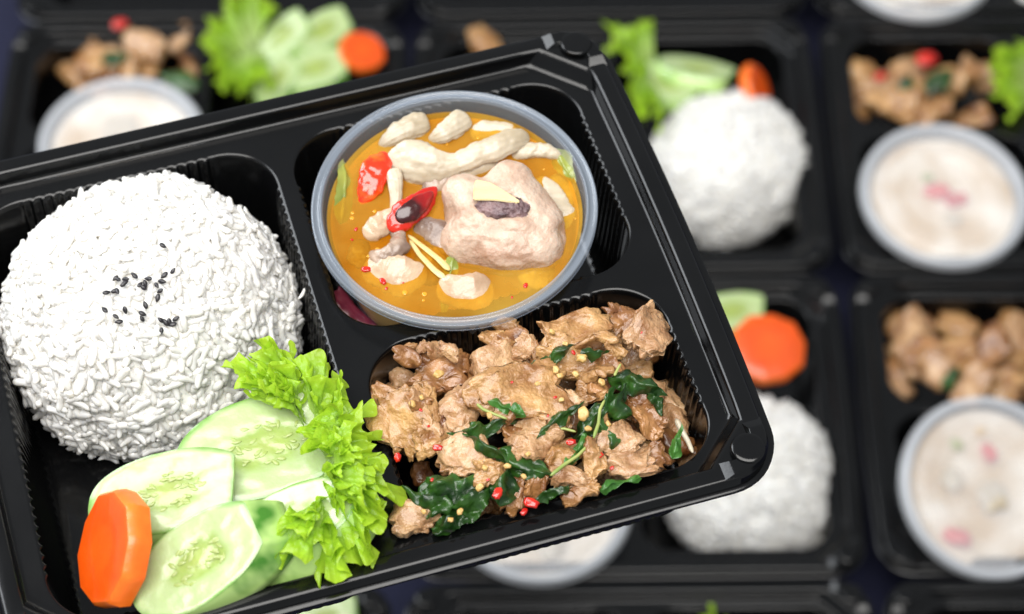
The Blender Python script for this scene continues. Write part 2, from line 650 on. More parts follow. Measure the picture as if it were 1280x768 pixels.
def build_rice(name, label, M, count, singles, seed, group=None):
    t = thing(name, label, 'rice', group)
    # packed core under the grains
    V, F = ico(5)
    Pc = rice_surface(V) * .994
    Pc *= (1 + .012 * fbm(V * 16, 2))[:, None]
    Pc[:, 2] = np.maximum(Pc[:, 2], -RICE_CZ)
    obj('packed_core', mesh(Pc, F, M_RICE_CORE), t)
    d, P, N, r = rice_frames(count, seed)
    VV, FF, off = [], [], 0
    for i in range(count):
        gv, gf = GRAINS[r.randint(8)]
        x, y, z = basis(N[i], r, .20)
        h = r.uniform(-.10, .06) + .05 * pn(P[i:i + 1] * 1.6)[0]
        q = gv @ np.array([x, y, z]) * r.uniform(.88, 1.08) + P[i] + N[i] * h
        VV.append(q)
        FF += [tuple(k + off for k in f) for f in gf]
        off += len(gv)
    st = obj('grain_mass', mesh(np.concatenate(VV), FF, M_RICE), t)
    st['kind'] = 'stuff'
    if singles:
        gms = [mesh(g[0], g[1], M_RICE) for g in GRAINS]
        k = 0
        idx = [i for i in range(4000)]
        d, P, N, r = rice_frames(1500, seed + 50, -.30)
        order = r.permutation(len(P))
        for i in order:
            # the ones that face the viewer and stand proud
            nw = Vector(N[i])
            if nw.dot(CB) < .18:
                continue
            x, y, z = basis(N[i], r, .26)
            o = obj('grain', gms[r.randint(8)], t)
            p = P[i] + N[i] * r.uniform(.02, .09)
            sc_ = r.uniform(.95, 1.15)
            o.matrix_local = Matrix.Translation(Vector(p) * S) @ Matrix((x, y, z)).transposed().to_4x4() @ Matrix.Scale(sc_, 4)
            k += 1
            if k >= 300:
                break
    t.matrix_world = M
    return t


rice_p = un(190, 401, ZF + FLOOR + RICE_CZ)
RICE_C = rice_p
rice = build_rice('rice_mound', 'sharp white steamed rice mound dotted with black sesame seeds', Matrix.Translation(rice_p * S), 2500, True, 3,
                  'white rice mounds')

# sesame seeds: (picture position, turn)
sv, sf = ico(3)
seed_v = sv * np.array([.125, .072, .05])
seed_v[:, 1] *= 1 - .45 * np.clip(sv[:, 0], 0, 1)
seed_me = mesh(seed_v, sf, M_SESAME)
SES = [(204, 308), (217, 339), (144, 347), (148, 350), (157, 350), (168, 345), (154, 356), (157, 353), (133, 366), (143, 363), (147, 365), (176, 356), (182, 354),
       (185, 349), (179, 359), (196, 357), (203, 353), (205, 345), (200, 364), (198, 372), (181, 381), (131, 388), (157, 388), (144, 396), (149, 403), (179, 392), (178, 398),
       (202, 401), (207, 403), (212, 402), (216, 406), (202, 413), (221, 398)]


def on_rice(u, v, lift=.0):
    o = Vector((0, 0, CAMZ))
    p = un(u, v, 0)
    d = (p - o).normalized()
    # march to the mound
    t = 40.0
    while t < 120:
        q = o + d * t - RICE_C
        k = np.array([[q.x / RICE_R, q.y / RICE_R, q.z / RICE_H]])
        ln = np.linalg.norm(k)
        if ln < 1.06:
            sf_ = np.linalg.norm(rice_surface(k / ln) / np.array([RICE_R, RICE_R, RICE_H]))
            if ln < sf_ + .025 + lift:
                nn = Vector((q.x / RICE_R ** 2, q.y / RICE_R ** 2, q.z / RICE_H ** 2)).normalized()
                return o + d * t, nn
        t += .02
    return p, Vector((0, 0, 1))


for i, (u, v) in enumerate(SES):
    p, nn = on_rice(u + random.uniform(-1, 1), v + random.uniform(-1, 1), .040)
    o = obj('sesame_seed', seed_me)
    nn = (nn + Vector((random.uniform(-.4, .4), random.uniform(-.4, .4), random.uniform(-.2, .2)))).normalized()
    x = nn.cross(Vector((random.uniform(-1, 1), random.uniform(-1, 1), .3))).normalized()
    R = Matrix((x, nn.cross(x), nn)).transposed().to_4x4()
    o.matrix_world = Matrix.Translation(p * S) @ R @ Matrix.Scale(random.uniform(.85, 1.1), 4)
    tag(o, 'tiny black sesame seed sprinkled on top of the sharp rice mound', 'sesame seed', 'sesame seeds on the rice')


# ------------------------------------------------------------------ cup
CUP_PROFILE = [(0, .10), (3.0, .10), (3.25, .03), (3.45, .06), (3.55, .25), (3.78, 1.6), (3.98, 3.0), (4.10, 3.85), (4.13, 3.92), (4.20, 3.95), (4.22, 4.02), (4.27, 4.50), (4.30, 4.56)]
RIM_PROFILE = [(4.28, 4.50), (4.31, 4.60), (4.35, 4.64), (4.39, 4.61), (4.42, 4.56), (4.52, 4.55), (4.57, 4.58), (4.61, 4.62), (4.65, 4.60), (4.67, 4.52), (4.665, 4.34), (4.64, 4.31), (4.62, 4.34)]
CUP_ME = mesh(*revolve(CUP_PROFILE, 120), M_CUP)
RIM_ME = mesh(*revolve(RIM_PROFILE, 120), M_CUPRIM)
LID_PROFILE = [(0, 4.50), (2.2, 4.50), (2.45, 4.52), (2.55, 4.62), (2.75, 4.66), (3.5, 4.66), (3.65, 4.62), (3.75, 4.50), (4.0, 4.48), (4.15, 4.55), (4.25, 4.70)]
LIDRIM_PROFILE = [(4.24, 4.68), (4.30, 4.76), (4.45, 4.79), (4.62, 4.77), (4.72, 4.70), (4.75, 4.55), (4.74, 4.30), (4.78, 4.26)]
LID_ME = mesh(*revolve(LID_PROFILE, 96), M_LID)
LIDRIM_ME = mesh(*revolve(LIDRIM_PROFILE, 96), M_LIDRIM)

cup_top = un(568, 256, ZF + .75)
TILT = Matrix.Rotation(radians(3.0), 4, 'X') @ Matrix.Scale(.972, 4)
CUPM = Matrix.Translation(cup_top * S) @ TILT @ Matrix.Translation((0, 0, -4.6 * S))
cup = thing('soup_cup', 'open clear plastic cup of orange chicken soup in the sharp tray', 'cup', 'plastic soup cups', CUPM)
obj('cup_body', CUP_ME, cup)
obj('rim', RIM_ME, cup)


def broth_mesh(m, z, r):
    V, F = disc(r, z, 20, 120)
    V = np.array(V)
    rad = np.hypot(V[:, 0], V[:, 1])
    V[:, 2] += .05 * np.clip((rad - r + .25) / .25, 0, 1) ** 2
    return mesh(V, F, m)


BZ = 4.0
broth = obj('soup_broth', broth_mesh(M_BROTH, BZ, 4.185))
broth.matrix_world = CUPM
tag(broth, 'glossy orange soup broth filling the open cup', 'broth')
deep = obj('soup_depth', mesh(*revolve([(0, .15), (3.0, .15), (3.35, .2), (3.72, 1.6), (3.92, 3.0), (4.02, 3.74), (4.07, 3.88)], 160), mat('broth_depth', (.80, .38, .02), (.92, .56, .08), rough=.5, scale=40)), broth)


def in_cup(u, v, dz):
    """point dz above the broth, in the cup's own (tilted) frame, met by the sight line"""
    o = Vector((0, 0, CAMZ)) * S
    d = (un(u, v, 0) * S - o)
    Mi = CUPM.inverted()
    a = Mi @ o
    b = Mi.to_3x3() @ d
    t = ((BZ + dz - .06) * S - a.z) / b.z
    return CUPM @ (a + b * t) / S


# ------------------------------------------------------------------ lumps and slabs
def lump(seed, size, sub=4, rough=.22, freq=1.5, box=.8, wrinkle=.05, wf=5, bend=0, taper=0, ridge=.0, twist=0):
    V, F = ico(sub)
    d = V.copy()
    P = np.sign(V) * np.abs(V) ** box
    P /= np.maximum(1e-6, 1.0)
    o = np.array([seed * 3.17, seed * 1.31, seed * 2.23])
    # torn, uneven outline
    out = np.column_stack([d[:, 0], d[:, 1], np.zeros(len(d))])
    P[:, :2] *= (1 + rough * fbm(out * freq + o, 3))[:, None]
    P[:, 2] *= 1 + rough * fbm(d * freq + o + 9, 2)
    if taper:
        P[:, 1] *= 1 + taper * P[:, 0]
    P = P * (np.array(size) / 2)
    m = max(size) / 2
    Nn = d / (np.array(size) / 2)
    Nn /= np.linalg.norm(Nn, axis=1)[:, None]
    P += Nn * (wrinkle * fbm(P * wf / m * .5 + o, 4))[:, None] * m
    if ridge:
        P += Nn * (ridge * (fbm(P * np.array([.5, 2.2, 1]) * wf / m * .5 + o, 3, True) - .5))[:, None] * m
    if twist:
        an = twist * P[:, 0] / m
        y, z = P[:, 1].copy(), P[:, 2].copy()
        P[:, 1] = y * np.cos(an) - z * np.sin(an)
        P[:, 2] = y * np.sin(an) + z * np.cos(an)
    if bend:
        P[:, 2] += bend * (P[:, 0] ** 2) / m
        P[:, 2] += .5 * bend * (P[:, 0] * P[:, 1]) / m
    return P, F


def flat_on(u, v, z, n=None, roll=0):
    return frame_cam(un(u, v, ZF + z), n or (0, .575, .818), roll)


# ------------------------------------------------------------------ pork (u, v, width, height in picture units, height above ridge, roll, material, tilt, label)
PORK = [
    (512, 522, 82, 100, .0, -70, 'M', (-.15, .35, .92), 'large flat tan pork slice at the left end of the stir-fry'),
    (559, 464, 84, 56, -.1, 25, 'D', (.1, .6, .8), 'curled brown pork piece behind the left end of the stir-fry'),
    (648, 494, 120, 80, .75, 12, 'M', (.05, .45, .9), 'largest pale pork slice lying on top at the centre of the stir-fry'),
    (622, 452, 66, 56, .1, 40, 'P', (-.1, .6, .8), 'folded pinkish pork piece behind the largest central slice'),
    (572, 510, 50, 74, .25, -25, 'P', (-.2, .4, .9), 'upright beige pork piece left of the central slice'),
    (722, 414, 92, 50, .45, 14, 'M', (0, .6, .8), 'long pale pork piece heaped at the top of the stir-fry'),
    (718, 452, 92, 54, .35, -12, 'M', (0, .5, .85), 'pale rumpled pork piece just below the topmost long piece'),
    (779, 396, 46, 44, .0, 30, 'D', (.1, .6, .8), 'small brown pork lump in the far right corner'),
    (812, 413, 56, 66, .55, 60, 'P', (.25, .4, .85), 'pointed pale pork chunk resting on the right wall of the compartment'),
    (774, 549, 52, 46, .4, 10, 'P', (.1, .4, .9), 'round pinkish pork chunk in front of the wilted basil on the right'),
    (669, 551, 66, 50, .45, 20, 'P', (0, .35, .93), 'pinkish pork slice hanging below the central pale slice'),
    (579, 568, 66, 60, .4, 35, 'P', (-.2, .3, .93), 'pink pork slice standing above the dark basil clump'),
    (706, 502, 38, 34, .5, 30, 'P', (.2, .5, .8), 'small pinkish pork knob at the right end of the central slice'),
    (740, 488, 44, 34, .2, -15, 'M', (.1, .5, .85), 'small tan pork piece between the top pieces and the long basil strip'),
    (614, 592, 40, 32, .5, 10, 'M', (0, .3, .95), 'small tan pork nugget above the right end of the basil clump'),
    (716, 597, 54, 24, .45, -6, 'P', (0, .3, .95), 'curled pale pork strip near the front wall'),
    (742, 578, 26, 46, .45, 10, 'M', (.1, .3, .95), 'narrow upright pork strip near the front wall'),
    (728, 614, 48, 24, .25, 18, 'M', (0, .3, .95), 'thin pork shred touching the front wall'),
    (787, 578, 62, 36, .25, 8, 'P', (.1, .35, .9), 'pinkish pork piece in front of the round chunk'),
    (818, 572, 40, 34, .0, 30, 'D', (.2, .4, .9), 'small browned pork piece near the right front corner'),
    (800, 500, 42, 40, .15, 30, 'D', (.2, .5, .85), 'brown pork piece right of the wilted basil'),
    (811, 527, 36, 46, .0, -50, 'D', (.25, .5, .85), 'brown upright pork piece by the right wall'),
    (519, 646, 56, 46, -.2, 5, 'P', (-.1, .3, .95), 'flat pinkish pork slice in the left front corner beside the lettuce'),
    (656, 434, 32, 38, .2, 60, 'P', (0, .6, .8), 'small upright pork piece behind the central slice'),
    (676, 438, 30, 42, .0, 80, 'D', (0, .6, .8), 'narrow brown pork piece behind the central slice'),
    (541, 552, 56, 34, .15, 10, 'M', (-.1, .35, .9), 'tan pork shred in front of the large flat left slice'),
    (466, 508, 44, 60, -1.0, 70, 'D', (-.2, .5, .85), 'dark brown pork piece half hidden behind the lettuce'),
    (673, 604, 26, 42, .25, 60, 'D', (0, .3, .95), 'narrow brown pork strip at the front beside the basil'),
    (640, 618, 36, 46, .1, 80, 'D', (0, .3, .95), 'brown pork strip right of the dark basil clump'),
    (700, 575, 36, 40, .3, 50, 'M', (0, .3, .95), 'small tan pork piece under the basil stem'),
    (760, 470, 40, 44, .0, 40, 'D', (0, .5, .85), 'small brown pork piece behind the wilted basil'),
]
PM = {'M': M_PORK, 'P': M_PORK_P, 'D': M_PORK_D}
for k, (u, v, wd, ht, z, roll, m, nrm, lab) in enumerate(PORK):
    W, H = wd / SCALE * .96, ht / SCALE * 1.0
    if abs(sin(radians(roll))) > .75:
        W, H = H, W
    th = random.uniform(.30, .46)
    V, F = lump(k + 3, (W, H, th), 5, rough=.40, freq=1.9, box=.66, wrinkle=.030, wf=8, bend=random.uniform(-.40, .05), taper=random.uniform(-.3, .3), ridge=.012, twist=random.uniform(-.8, .8))
    # the slice is folded and wavy as a whole, with a few meat fibres
    q = V * np.array([1, 1, .3]) + k * 3.1
    V[:, 2] += .27 * pn(q * .95) + .11 * pn(q * 2.1 + 7)
    V[:, :2] += .10 * np.column_stack([pn(q * 1.8 + 21), pn(q * 1.8 + 31)])
    V[:, 2] += .030 * (fbm(V * np.array([1.2, 4.5, 1.2]) + k, 2, True) - .4)
    o = obj('pork_piece', mesh(V, F, PM[m]))
    o.matrix_world = frame_cam(un(u, v, ZF + z), nrm, roll)
    tag(o, lab, 'pork', 'stir-fried pork pieces')

# the scraps that fill the pile
SCR = [mesh(*lump(60 + k, (1.1, .8, .55), 3, rough=.32, freq=1.8, box=.8, wrinkle=.10, wf=6, bend=.2), [M_PORK_D, M_PORK, M_PORK_P][k % 3]) for k in range(6)]
rs = random.Random(4)
for k in range(70):
    x, y = rs.uniform(1.2, 9.8), rs.uniform(-7.2, -1.4)
    edge = min(x - .6, 10.3 - x, y + 7.75, -.92 - y)
    top = -2.6 + min(1.7, edge * .9)
    z = rs.uniform(max(-3.9, top - 1.2), top)
    o = obj('pork_scrap', SCR[rs.randrange(6)])
    n = Vector((rs.uniform(-.6, .6), rs.uniform(-.6, .6), 1))
    q = n.to_track_quat('Z', 'Y').to_matrix().to_4x4() @ Matrix.Rotation(rs.uniform(0, 6.28), 4, 'Z')
    o.matrix_world = Matrix.Translation(front(x, y, z) * S) @ q @ Matrix.Scale(rs.uniform(.7, 1.25), 4)
    tag(o, 'small browned pork scrap packed under the larger stir-fried slices', 'pork', 'pork scraps under the slices')


CRUMB = [mesh(*lump(75 + k, (1.0, .62, .36), 3, rough=.4, freq=1.9, box=.75, wrinkle=.09, wf=6, bend=.3, twist=.6), [M_PORK, M_PORK_P, M_PORK_D][k % 3]) for k in range(9)]
for k in range(64):
    u, v = rs.uniform(500, 830), rs.uniform(400, 640)
    q = un(u, v, ZF + .1) - Vector(FRONT)
    x, y = cos(FYAW) * q.x + sin(FYAW) * q.y, -sin(FYAW) * q.x + cos(FYAW) * q.y
    if not (1.3 < x < 9.6 and -7.3 < y < -1.7):
        continue
    o = obj('pork_crumb', CRUMB[rs.randrange(9)])
    o.matrix_world = frame_cam(un(u, v, ZF + rs.uniform(-.5, .45)), (rs.uniform(-.5, .5), rs.uniform(0, .7), .8), rs.uniform(-90, 90), rs.uniform(.45, 1.0))
    tag(o, 'small shredded pork crumb scattered between the larger sharp slices', 'pork', 'pork crumbs between the slices')


# ------------------------------------------------------------------ basil
def leaf(seed, L, W, fold=.5, crumple=.18, curl=.5, nu=34, nv=15):
    u = np.linspace(-1, 1, nu)
    v = np.linspace(-1, 1, nv)
    U, Vv = np.meshgrid(u, v, indexing='ij')
    wid = W / 2 * np.clip(1 - np.abs(U) ** 2.2, 0, 1) ** .7 * (1 - .22 * U)
    wid = wid * (1 + .035 * np.sin(U * 23 + seed)) * (1 + .18 * np.sin(U * 3.1 + seed * 2))
    x = U * L / 2
    y = Vv * wid
    z = fold * np.abs(Vv) * wid - .05 * (np.abs(Vv) < .08)
    P = np.column_stack([x.ravel(), y.ravel(), z.ravel()])
    o = np.array([seed * 1.7, seed * 2.9, seed * .7])
    P[:, 2] += crumple * fbm(P * 1.5 + o, 2) + crumple * .22 * fbm(P * 4.0 + o, 2)
    P[:, 1] += crumple * .6 * fbm(P * 1.3 + o + 30, 2)
    # side veins
    P[:, 2] += .02 * np.sin((P[:, 0] * 9 + np.abs(P[:, 1]) * 8))
    if curl:
        R = L / 2 / max(curl, 1e-3)
        a = P[:, 0] / R
        zz = P[:, 2].copy()
        P[:, 0] = (R - zz) * np.sin(a)
        P[:, 2] = -(R - (R - zz) * np.cos(a)) * 1.0
    return P, grid_faces(nu, nv)


BAS = [  # u, v, len, wid, z, roll, curl, light, label
    (690, 444, 48, 20, .95, 30, .7, 0, 'arched dark basil leaf on the pale pork at the top'),
    (746, 439, 32, 14, .95, 25, .3, 0, 'short dark basil leaf on the right of the top pork'),
    (637, 508, 38, 16, 1.25, -20, .5, 1, 'short green basil leaf lying on the central pork slice'),
    (606, 531, 74, 16, .95, 10, .5, 0, 'long narrow basil leaf along the lower edge of the central slice'),
    (794, 478, 66, 32, .7, -28, .6, 0, 'broad wilted basil leaf at the right of the pile'),
    (770, 503, 40, 44, .65, 60, .9, 0, 'dark curled basil leaf left of the broad wilted one'),
    (741, 516, 82, 22, .75, 62, .5, 0, 'long dark basil strip running down the right half of the pile'),
    (662, 582, 84, 30, .75, -22, .6, 0, 'shiny dark basil leaf below the pink pork slice'),
    (556, 604, 84, 46, .55, 8, .7, 0, 'large crumpled dark basil leaf at the lower left of the pile'),
    (545, 622, 62, 40, .45, -20, .9, 0, 'crumpled basil leaf at the left of the lower basil clump'),
    (585, 622, 66, 40, .40, 30, .8, 0, 'crumpled basil leaf at the right of the lower basil clump'),
    (566, 645, 58, 28, .10, 20, .6, 0, 'dark basil leaf at the bottom of the lower basil clump'),
    (721, 564, 48, 16, .75, 72, .4, 1, 'narrow green basil leaf standing between the front pork strips'),
    (630, 603, 46, 34, .60, 70, .8, 0, 'dark basil leaf behind the red chili at the front'),
    (777, 599, 48, 14, .55, 20, .4, 1, 'slim green basil leaf against the front wall'),
    (700, 520, 60, 16, .95, 50, .6, 0, 'thin wilted basil strand right of the central slice'),
    (756, 540, 60, 14, .70, 100, .5, 0, 'thin dark basil strand in front of the long strip'),
    (606, 560, 52, 14, .75, -35, .6, 0, 'thin dark basil strand above the lower clump'),
    (816, 492, 46, 16, .45, -70, .7, 0, 'thin dark basil strand hanging down at the right wall'),
    (690, 612, 50, 14, .5, 25, .6, 0, 'thin dark basil strand at the front between pork strips'),
    (846, 553, 32, 14, .35, 75, .4, 1, 'small green basil leaf at the right wall'),
]
for k, (u, v, L, W, z, roll, curl, lt, lab) in enumerate(BAS):
    P, F = leaf(k + 1, L / SCALE * 1.25, W / SCALE * 1.0, fold=.95, crumple=.34, curl=curl * 1.25)
    o = obj('basil_leaf', mesh(P, F, M_BASIL_L if lt else M_BASIL))
    o.matrix_world = frame_cam(un(u, v, ZF + z), (random.uniform(-.2, .2), random.uniform(.25, .5), .88), roll)
    tag(o, lab, 'basil', 'wilted basil leaves')


def stick(pts, r0, r1, n=10, seg=18, flat=1.0):
    P = [Vector(p) for p in pts]
    V = []
    C = []
    for i in range(seg + 1):
        t = i / seg * (len(P) - 1)
        k = min(int(t), len(P) - 2)
        C.append(P[k].lerp(P[k + 1], t - k))
    for i in range(seg + 1):
        d = (C[min(i + 1, seg)] - C[max(i - 1, 0)]).normalized()
        a = d.cross(Vector((0, .1, 1))).normalized()
        b = a.cross(d)
        t = i / seg
        r = (r0 + (r1 - r0) * t) * (min(1, .35 + 8 * t, .35 + 8 * (1 - t)))
        for j in range(n):
            an = 2 * pi * j / n
            V.append(C[i] + a * r * cos(an) + b * r * flat * sin(an))
    F = grid_faces(seg + 1, n, cv=True)
    F.append(tuple(range(n)))
    F.append(tuple(seg * n + j for j in reversed(range(n))))
    return [tuple(v) for v in V], [f[::-1] for f in F]


def curve_on(pix, z):
    return [un(u, v, ZF + (z[i] if isinstance(z, (list, tuple)) else z)) for i, (u, v) in enumerate(pix)]


for pix, z, r, m, nm, lab in [
    ([(845, 524), (852, 538), (860, 552), (866, 566)], [-.2, -.3, -.4, -.3], .10, M_MUSH, 'vegetable_shred', 'pale slim vegetable shred leaning on the right wall'),
    ([(596, 505), (604, 512), (618, 518), (634, 524)], 1.1, .055, M_STEM, 'herb_sprig', 'pale green basil stem on the central pork slice'),
    ([(688, 595), (704, 582), (722, 570), (736, 556)], .85, .06, M_STEM, 'herb_sprig', 'thin green basil stem crossing the front of the pile'),
    ([(742, 548), (748, 530), (750, 512), (756, 500)], .8, .06, M_STEM, 'herb_sprig', 'upright green basil stem beside the long dark strip'),
    ([(690, 538), (705, 536), (720, 540)], .8, .05, M_STEM, 'herb_sprig', 'short basil stem right of the pinkish slice'),
    ([(768, 470), (772, 462), (776, 455)], .8, .05, M_STEM, 'herb_sprig', 'short basil stem at the top of the wilted basil'),
]:
    V, F = stick(curve_on(pix, z), r, r * .7)
    o = obj(nm, mesh(V, F, m))
    tag(o, lab, 'stem' if 'sprig' in nm else 'vegetable', 'basil stems' if 'sprig' in nm else None)

CH = [(547, 560, 15, .75), (497, 572, 14, .4), (526, 513, 6, .62), (714, 553, 14, .75), (749, 569, 13, .7), (622, 617, 18, .85), (664, 629, 22, .45), (717, 441, 8, 1.0),
      (694, 497, 6, 1.15), (802, 416, 4, .9), (536, 533, 5, .6), (655, 640, 12, .3), (610, 600, 6, .8), (765, 585, 7, .6), (540, 600, 6, .9), (685, 520, 5, 1.0), (640, 478, 5, 1.25)]
CHV = [mesh(*lump(90 + k, (1, .7, .4), 3, rough=.25, box=.75, wrinkle=.05), M_CHILI) for k in range(3)]
for k, (u, v, s, z) in enumerate(CH):
    o = obj('chili_flake', CHV[k % 3])
    o.matrix_world = frame_cam(un(u, v, ZF + z), (random.uniform(-.4, .4), .4, .85), random.uniform(-80, 80), s / SCALE * .85)
    tag(o, {0: 'red chili flake on the tan shred in front of the left slice', 1: 'red chili flake at the left end of the pork beside the lettuce',
            3: 'red chili flake between the pinkish slice and the basil stem', 4: 'red chili flake in front of the round pinkish chunk', 5: 'red chili flake on the basil right of the lower clump',
            6: 'largest red chili flake near the front wall', 11: 'red chili flake just below the largest one at the front wall'}.get(k, 'tiny red chili speck among the sharp stir-fried pork'),
        'chili', 'chili flakes in the stir-fry')
GA = [(729, 517, 16, 1.0), (727, 448, 13, 1.0), (600, 609, 10, .85), (634, 583, 8, .9), (660, 568, 7, .9), (695, 463, 10, .9), (548, 468, 12, .45), (700, 470, 8, .9), (612, 520, 8, 1.1),
      (752, 478, 9, .7), (606, 585, 8, .8), (655, 596, 7, .8), (575, 640, 8, .6), (563, 650, 7, .5), (702, 500, 7, 1.0), (735, 536, 8, .8), (760, 530, 8, .6), (720, 468, 9, .9), (515, 505, 9, .6), (527, 497, 7, .6),
      (530, 640, 7, .3), (672, 480, 7, 1.3), (690, 415, 8, .95), (707, 430, 7, 1.0)]
GAV = [mesh(*lump(120 + k, (1, .8, .6), 3, rough=.25, box=.7, wrinkle=.06), M_GARLIC) for k in range(3)]
for k, (u, v, s, z) in enumerate(GA):
    o = obj('garlic_bit', GAV[k % 3])
    o.matrix_world = frame_cam(un(u, v, ZF + z), (random.uniform(-.4, .4), .4, .85), random.uniform(-80, 80), s / SCALE)
    tag(o, 'tiny yellow chopped garlic bit on the sharp stir-fried pork', 'garlic', 'garlic bits in the stir-fry')


# ------------------------------------------------------------------ soup things
def soup(name, me, u, v, dz, n, roll, label, cat, group=None):
    o = obj(name, me)
    o.matrix_world = frame_cam(in_cup(u, v, dz), n, roll)
    return tag(o, label, cat, group)


# chicken: a chopped drumstick end, bone showing
V, F = ico(6)
d = V.copy()
P = V * np.array([1.85, 1.60, 1.15])


def bump_at(P, c, r, h):
    c = np.array(c)
    g = np.exp(-(((P - c) / r) ** 2).sum(1))
    dd = d / np.linalg.norm(d, axis=1)[:, None]
    return dd * (h * g)[:, None]


P = P + bump_at(P, (.05, 1.55, .5), .85, .45) + bump_at(P, (-1.45, .75, .4), .7, .45) + bump_at(P, (-1.2, -.9, .2), .8, .30) + bump_at(P, (1.1, -.7, .3), 1.0, .40)
P = P + bump_at(P, (-.75, 1.2, .4), .45, -.45) + bump_at(P, (-1.75, -.05, .4), .5, -.35)
Pd = P + d * (.12 * fbm(P * .9 + 3, 2))[:, None] + d * (.075 * (fbm(P * np.array([.6, 1.0, .8]) + 40, 2, True) - .4))[:, None]
Pd += d * (.012 * fbm(P * 6 + 11, 3))[:, None]
# socket for the bone end
g = np.exp(-((((P - np.array([-.02, .22, 1.1])) / np.array([.80, .36, .8])) ** 2).sum(1)) ** 2)
Pd[:, 2] -= .30 * g
chick = thing('chicken_chunk', 'large pale boiled chicken chunk with dark bone end in the orange soup', 'chicken')
obj('meat', mesh(Pd, F, M_CHICK), chick)
V2, F2 = lump(31, (1.75, .85, .6), 5, rough=.14, box=.85, wrinkle=.10, wf=9)
b = obj('bone_end', mesh(V2, F2, M_BONE), chick)
b.location = Vector((-.02, .18, .98)) * S
chick.matrix_world = frame_cam(in_cup(628, 281, .05), (.05, .30, .95), -8)

V = np.array([(-.72, .10, 0), (-.66, .36, 0), (-.2, .30, 0), (.3, .05, 0), (.78, -.22, 0), (.70, -.30, 0), (0, -.26, 0), (-.68, -.30, 0)])


def slab(poly, th, m, bev=.03):
    bm = bmesh.new()
    vs = [bm.verts.new((x * S, y * S, -th / 2 * S)) for x, y, *_ in poly]
    f = bm.faces.new(vs)
    r = bmesh.ops.extrude_face_region(bm, geom=[f])
    bmesh.ops.translate(bm, verts=[q for q in r['geom'] if isinstance(q, bmesh.types.BMVert)], vec=(0, 0, th * S))
    bmesh.ops.recalc_face_normals(bm, faces=bm.faces)
    bmesh.ops.bevel(bm, geom=list(bm.edges), offset=bev * S, segments=2, affect='EDGES')
    bmesh.ops.triangulate(bm, faces=bm.faces)
    me = bpy.data.meshes.new('mesh')
    bm.to_mesh(me)
    bm.free()
    me.materials.append(m)
    me.polygons.foreach_set('use_smooth', np.ones(len(me.polygons), bool))
    me.set_sharp_from_angle(angle=radians(40))
    return me


soup('ginger_slice', slab(V[::-1], .12, M_GINGER), 620, 241, 1.55, (.05, .15, .98), -4, 'pale yellow ginger slice lying on the chicken chunk', 'ginger', 'ginger in the soup')
for pix, lab in [([(510, 294), (528, 308), (548, 324), (562, 338)], 'upper thin ginger stick afloat below the dark red chili'),
                 ([(512, 300), (524, 318), (543, 338), (556, 348)], 'lower thin ginger stick afloat below the dark red chili')]:
    V, F = stick([in_cup(u, v, .06 + .03 * i) for i, (u, v) in enumerate(pix)], .07, .12, flat=.5)
    tag(obj('ginger_stick', mesh(V, F, M_GINGER)), lab, 'ginger', 'ginger in the soup')


def tube_thing(name, pix, dz, r, m, label, cat, group=None, flat=.6, wob=.12, seed=0, n=48, seg=56, groove=.0):
    C = [in_cup(u, v, dz[i] if isinstance(dz, (list, tuple)) else dz) for i, (u, v) in enumerate(pix)]
    V = []
    k = len(C) - 1
    # stubby pieces are rounded off, long strips keep blunt ends
    ende = 6 if sum((C[i + 1] - C[i]).length for i in range(k)) > 3.6 * max(r) else 2.2
    for i in range(seg + 1):
        t = i / seg
        q = t * k
        a = min(int(q), k - 1)
        f = q - a
        p0, p1, p2, p3 = C[max(a - 1, 0)], C[a], C[a + 1], C[min(a + 2, k)]
        c = .5 * ((2 * p1) + (p2 - p0) * f + (2 * p0 - 5 * p1 + 4 * p2 - p3) * f * f + (3 * p1 - p0 - 3 * p2 + p3) * f ** 3)
        ra = r[a] + (r[a + 1] - r[a]) * f
        ra *= max(.05, (1 - abs(2 * t - 1) ** ende) ** .5)
        dd = ((p2 - p0) + (2 * p0 - 5 * p1 + 4 * p2 - p3) * (2 * f) + (3 * p1 - p0 - 3 * p2 + p3) * (3 * f * f)).normalized()
        s = dd.cross(CB).normalized()
        h = s.cross(dd)
        for j in range(n):
            an = 2 * pi * j / n
            gr = 1 + groove * sin(11 * an + 2.2 * sin(3.1 * t + seed))
            V.append(c + s * ra * gr * cos(an) + h * ra * flat * gr * sin(an))
    V = np.array([tuple(v) for v in V])
    cen = V.reshape(seg + 1, n, 3).mean(1, keepdims=True).repeat(n, 1).reshape(-1, 3)
    o = np.array([seed * 3.3, seed, 2.2])
    V = cen + (V - cen) * (1 + 1.3 * wob * fbm(V * 1.3 + o, 3) + wob * .45 * fbm(V * 5 + o, 2))[:, None]
    F = grid_faces(seg + 1, n, cv=True)
    F.append(tuple(range(n)))
    F.append(tuple(seg * n + j for j in reversed(range(n))))
    ob = obj(name, mesh(V, F, m))
    return tag(ob, label, cat, group)


